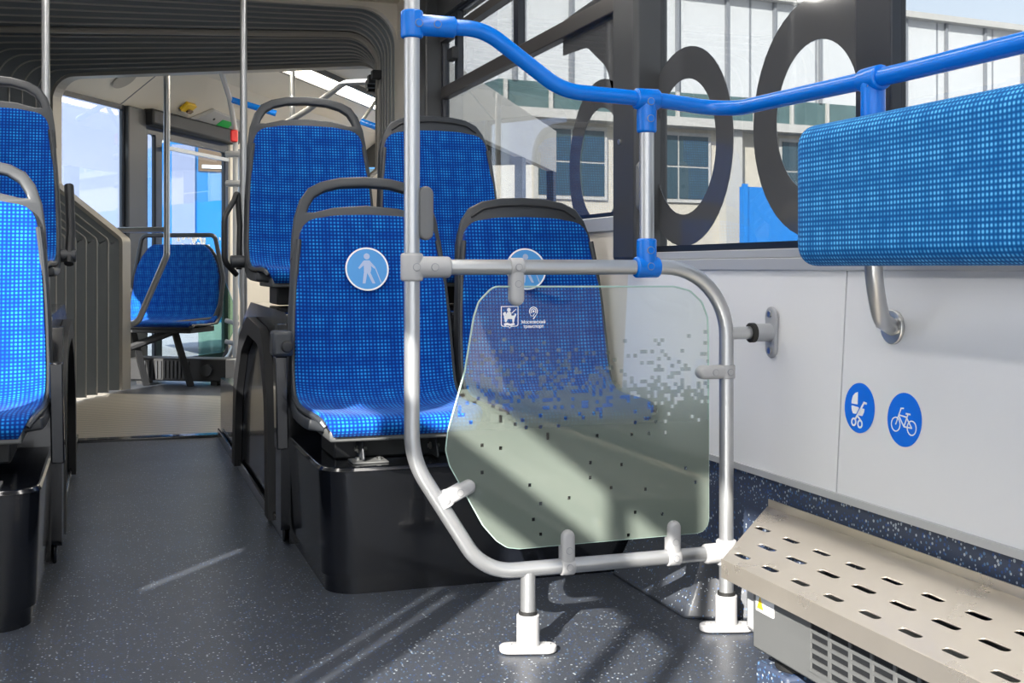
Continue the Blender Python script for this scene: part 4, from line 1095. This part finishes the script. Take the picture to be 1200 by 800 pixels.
bm = B(); rod(bm, FC(1.85, 1.3, 2.02), FC(1.90, 1.9, 2.46), 0.014, 12); part('hanger', bm, M['castw'], p7, smooth=True)

# ------------------------------------------------------------------ far wide seat, screen and heater
fs = thing('wide_passenger_seat', 'wide blue fabric seat standing beyond the bellows', 'bus seat', FC(0.55, 0.72, 0), -BEND)
lq = lambda x, y, z: FC(0.55+x, 0.72+y, z)
def wide_sheet(dw=0, back=0, nu=20):
    prof = [(-0.42, 0.455, 0.34), (-0.44, 0.475, 0.345), (-0.40, 0.495, 0.35), (-0.2, 0.49, 0.355), (-0.06, 0.495, 0.36), (0.0, 0.53, 0.362), (0.02, 0.62, 0.358), (0.035, 0.72, 0.35), (0.05, 0.82, 0.345), (0.06, 0.90, 0.325), (0.07, 0.97, 0.29), (0.077, 1.03, 0.245), (0.08, 1.06, 0.20)]
    bm = bmesh.new(); uvl = bm.loops.layers.uv.new('UVMap'); rows = []
    for i, (y, z, hw) in enumerate(prof):
        rows.append([bm.verts.new((((hw+dw)*(-1+2*k/nu)), y+back, z-(0.02 if back else 0)*(i < 5))) for k in range(nu+1)])
    for i in range(len(rows)-1):
        for k in range(nu):
            f = bm.faces.new((rows[i][k], rows[i][k+1], rows[i+1][k+1], rows[i+1][k])); f.smooth = True
            for lp in f.loops: lp[uvl].uv = (lp.vert.co.x, lp.vert.co.z+lp.vert.co.y)
    return bm
o = part('cushion', wide_sheet(), M['fab'], fs, world=False, recalc=False); thick(o, 0.03)
o = part('shell', wide_sheet(0.02, 0.032), M['shell'], fs, world=False, recalc=False); thick(o, 0.015)
bm = B(); tube(bm, fillet([(-0.375, 0.06, 0.70), (-0.30, 0.09, 1.13), (0.30, 0.09, 1.13), (0.385, 0.06, 0.80), (0.375, 0.02, 0.60), (0.34, 0.0, 0.50), (0.10, -0.40, 0.47)], [0, 0.05, 0.05, 0.2, 0.1, 0.05, 0], 6), 0.017, 10)
part('grab_handle', bm, M['shell'], fs, smooth=True, world=False)
bm = B(); box(bm, -0.34, 0.34, -0.38, 0.0, 0.41, 0.45); part('seat_frame', bm, M['black'], fs, world=False, bevel=0.005)
for a, b in (((-0.22, -0.2, 0.42), (-0.16, -0.1, 0.0)), ((0.12, -0.2, 0.42), (0.20, -0.1, 0.0))):
    bm = B(); tube(bm, [a, b], 0.03, 4); part('leg', bm, M['black'], fs, world=False)
bm = B(); tube(bm, [(-0.30, -0.2, 0.27), (0.10, -0.2, 0.41)], 0.028, 8); part('brace', bm, M['black'], fs, world=False)

fh = thing('far_heater', 'black heater box with grille under the far wide seat', 'heater', FC(0.6, 0.81, 0), -BEND)
bm = B(); fbox(bm, 0.20, 1.02, 0.70, 0.92, 0.03, 0.20); part('case', bm, M['black'], fh, bevel=0.01)
bm = B()
for k in range(13): q = 0.30+0.032*k; fbox(bm, q, q+0.010, 0.688, 0.701, 0.05, 0.18)
part('grille_bars', bm, M['shell'], fh)
bm = B(); rod(bm, FC(0.84, 0.702, 0.115), FC(0.84, 0.68, 0.115), 0.045, 20); part('fan_port', bm, M['shell'], fh, smooth=True)
bm = B(); fbox(bm, 0.99, 1.07, 0.69, 0.92, 0.0, 0.20); part('end_panel', bm, M['castw'], fh, bevel=0.01)
bm = B(); fbox(bm, 0.25, 0.30, 0.72, 0.88, 0, 0.04); part('foot', bm, M['black'], fh)
bm = B(); fbox(bm, 0.86, 0.91, 0.72, 0.88, 0, 0.04); part('foot', bm, M['black'], fh)

gs = thing('draught_screen', 'pale green glass draught screen on a curved tube beside the far door', 'glass screen', FC(0.4, 2.0, 0), -BEND)
gl_ = round_poly([(0.12, 0.05), (0.12, 0.78), (0.36, 0.78), (0.50, 0.45), (0.32, 0.08)], [0.02, 0.05, 0.05, 0.1, 0.1])
part('pane', poly(gl_, [], 0.01, (FC(0, 2.0, 0), T, (0, 0, 1))), M['glassg'], gs)
bm = B(); tube(bm, fillet([FC(0.51, 2.0, 1.9), FC(0.51, 2.0, 0.75), FC(0.55, 2.0, 0.42), FC(0.38, 2.0, 0.07), FC(0.10, 2.0, 0.05), FC(0.10, 2.0, 0.0)], 0.15, 6), 0.022, 12); part('tube', bm, M['tube'], gs, smooth=True)
for z in (0.22, 0.40):
    bm = B(); rod(bm, FC(0.38, 1.98, z+0.03), FC(0.50, 1.98, z), 0.02, 12, 0.004); part('clamp', bm, M['cast'], gs, smooth=True)

# ------------------------------------------------------------------ outside
bm = B(); box(bm, -80, 80, -60, 110, -0.50, -0.40); struct('ground', bm, M['asphalt'])
FA = R(7.5)
def fac_m(d=0.0): return Matrix.Translation((11.3, 22.6, 0)) @ Matrix.Rotation(FA, 4, 'Z')
bd = thing('warehouse', 'long pale warehouse with ribbed white upper cladding and cream lower wall', 'building', (11.3, 22.6, -0.4), FA)
def wb(bm, x0, x1, y0, y1, z0, z1): box(bm, x0, x1, y0, y1, z0, z1, fac_m())
bm = B(); wb(bm, -4.2, 30, 0.05, 10, 4.55, 6.7); part('upper_cladding', bm, M['sheet'], bd)
bm = B()
for k in range(28): wb(bm, -3.9+k*1.27, -3.84+k*1.27, -0.03, 0.06, 4.55, 6.7)
part('cladding_rib', bm, simple('grey_rib', (0.2, 0.21, 0.23), 0.6), bd)
bm = B(); wb(bm, -4.3, 30.1, -0.2, 10.1, 6.68, 6.82); part('roof_edge', bm, M['ledge'], bd)
bm = B(); wb(bm, -4.2, 30, 0.02, 10, 3.98, 4.56); bg = part('strip_glazing', bm, M['bandglass'], bd)
bm = B()
for k in range(36): wb(bm, -4.1+k*1.0, -4.03+k*1.0, -0.04, 0.03, 3.98, 4.56)
part('glazing_bar', bm, M['ledge'], bg)
bm = B(); wb(bm, -4.3, 30.1, -0.45, 10, 3.80, 3.98); part('ledge', bm, M['ledge'], bd)
bm = B(); wb(bm, -4.2, 30, 0.0, 10, -0.45, 3.82); part('lower_wall', bm, M['render'], bd)
for k, x in enumerate((-3.4, -1.2, 2.6, 6.2, 8.6)):
    x0 = x if k != 1 else -0.86
    bm = B(); wb(bm, x0-0.05, x0+1.60, -0.06, 0.02, 2.25, 3.72); wf = part('window', bm, M['ledge'], bd)
    bm = B()
    for u0, u1 in ((0.03, 0.75), (0.80, 1.52)):
        wb(bm, x0+u0, x0+u1, -0.08, -0.055, 2.33, 2.98); wb(bm, x0+u0, x0+u1, -0.08, -0.055, 3.02, 3.64)
    part('pane', bm, M['darkpane'], wf)
bm = B(); wb(bm, 1.0, 1.42, -0.25, 0.02, -0.45, 3.8); part('pier', bm, M['ledge'], bd)
fn = thing('sheet_fence', 'bright blue sheet metal fence in front of the warehouse', 'fence', (13.0, 20.0, -0.4), FA)
fm = Matrix.Translation((11.3, 22.6, 0)) @ Matrix.Rotation(FA, 4, 'Z')
bm = B(); box(bm, -0.06, 16, -2.2, -2.12, -0.4, 2.45, fm); part('sheet', bm, M['fence'], fn)
for k in range(7):
    bm = B(); box(bm, -0.06+k*2.4, 0.04+k*2.4, -2.26, -2.19, -0.4, 2.5, fm); part('post', bm, M['fence'], fn)
# brown roofed house left of the warehouse
hs = thing('distant_house', 'small distant house with brown roof left of the warehouse', 'house', (10.6, 38, -0.4), FA)
hm = Matrix.Translation((10.6, 37, 0)) @ Matrix.Rotation(FA, 4, 'Z')
bm = B(); box(bm, -3.5, 3.0, 0, 6, -0.4, 5.6, hm); part('wall', bm, M['ledge'], hs)
bm = B(); hexa(bm, [hm @ Vector(p) for p in ((-4, -0.5, 5.55), (3.3, -0.5, 5.55), (3.3, 6.5, 5.55), (-4, 6.5, 5.55), (-2.5, 2.5, 7.3), (2.0, 2.5, 7.3), (2.0, 3.5, 7.3), (-2.5, 3.5, 7.3))]); part('roof', bm, M['foliage'], hs)
# blue bus parked beyond the far door and a lilac building
bs = thing('parked_bus', 'sky blue bus parked outside, seen through the far door', 'bus', (-0.7, 17.0, -0.4), 0)
bmx = Matrix.Translation((1.52, 17.6, 0)) @ Matrix.Rotation(R(10), 4, 'Z')
bm = poly(round_poly([(-0.95, 0.1), (3.6, 0.1), (3.6, 3.0), (0.0, 3.0), (-0.95, 2.6)], [0.05, 0.05, 0.2, 0.6, 0.3], 8), [], 2.4, ((0, 1.2, 0), (1, 0, 0), (0, 0, 1))); bm.transform(bmx)
part('body', bm, M['busblue'], bs, smooth=True)
def bb(bm, *a): box(bm, *a, bmx)
bm = B(); bb(bm, -0.35, 0.35, -0.03, 0.02, 2.26, 2.66); w_ = part('window', bm, M['brown'], bs)  # brown reflections in the pane are put into its colour
bm = B(); bb(bm, -0.72, -0.40, -0.03, 0.02, 0.4, 2.62); part('pale_door_panel', bm, M['lilac'], bs)
bm = B(); bb(bm, 1.1, 3.3, -0.03, 0.02, 1.3, 2.4); part('window', bm, M['darkpane'], bs)
bm = B()
bb(bm, -0.30, 0.15, -0.045, -0.032, 2.30, 2.35)
part('side_stripe', bm, M['white'], bs)
for x in (1.4, ):
    bm = B(); rod(bm, bmx @ Vector((x, -0.05, 0.08)), bmx @ Vector((x, 0.25, 0.08)), 0.48, 28); part('wheel', bm, M['rubber'], bs, smooth=True)
lb = thing('lilac_building', 'pale lilac building outside the far left window', 'building', (-6, 28, -0.4), 0)
bm = B(); box(bm, -22, 0.9, 28, 34, -0.45, 15); part('wall', bm, M['lilac'], lb)
for k in range(7):
    bm = B(); box(bm, -20.6+k*2.9, -19.5+k*2.9, 27.9, 28.02, 2.6, 8.2); part('bay', bm, simple('white_render_bay%d' % k, (0.33, 0.35, 0.42), 0.8), lb)

# ------------------------------------------------------------------ daylight
w = bpy.data.worlds.new('world'); SC.world = w; w.use_nodes = True
nt = w.node_tree; bg_ = nt.nodes['Background']
tc = nt.nodes.new('ShaderNodeTexCoord'); sp_ = nt.nodes.new('ShaderNodeSeparateXYZ'); nt.links.new(tc.outputs['Generated'], sp_.inputs[0])
cr = nt.nodes.new('ShaderNodeValToRGB'); e = cr.color_ramp.elements
e[0].position = 0.0; e[0].color = (0.97, 0.98, 1.0, 1)
e[1].position = 0.9; e[1].color = (0.28, 0.50, 0.95, 1)
k = e.new(0.25); k.color = (0.72, 0.84, 1.0, 1)
nt.links.new(sp_.outputs[2], cr.inputs[0])
nz = nt.nodes.new('ShaderNodeTexNoise'); nz.inputs['Scale'].default_value = 2.6; nz.inputs['Detail'].default_value = 6
nt.links.new(tc.outputs['Generated'], nz.inputs['Vector'])
c2 = nt.nodes.new('ShaderNodeValToRGB'); c2.color_ramp.elements[0].position = 0.42; c2.color_ramp.elements[1].position = 0.62
nt.links.new(nz.outputs['Fac'], c2.inputs[0])
mx = nt.nodes.new('ShaderNodeMix'); mx.data_type = 'RGBA'; mx.inputs[7].default_value = (1.15, 1.15, 1.15, 1)
nt.links.new(c2.outputs[0], mx.inputs[0]); nt.links.new(cr.outputs[0], mx.inputs[6]); nt.links.new(mx.outputs[2], bg_.inputs[0])
bg_.inputs[1].default_value = 1.6
sun = bpy.data.lights.new('sun', 'SUN'); sun.energy = 10.0; sun.angle = R(0.53); sun.color = (1.0, 0.95, 0.87)
so = bpy.data.objects.new('sun', sun); COL.objects.link(so)
sd = Vector((0.62, 0.785, -0.484)); so.rotation_euler = sd.to_track_quat('-Z', 'Y').to_euler()

vs_ = SC.view_settings
vs_.view_transform = 'Standard'; vs_.look = 'None'; vs_.gamma = 1; vs_.use_curve_mapping = False; vs_.exposure = 0.6
SC.cycles.max_bounces = 10; SC.cycles.transparent_max_bounces = 16; SC.cycles.caustics_reflective = False; SC.cycles.caustics_refractive = False
SC.cycles.sample_clamp_indirect = 6
SC.cycles.use_denoising = True
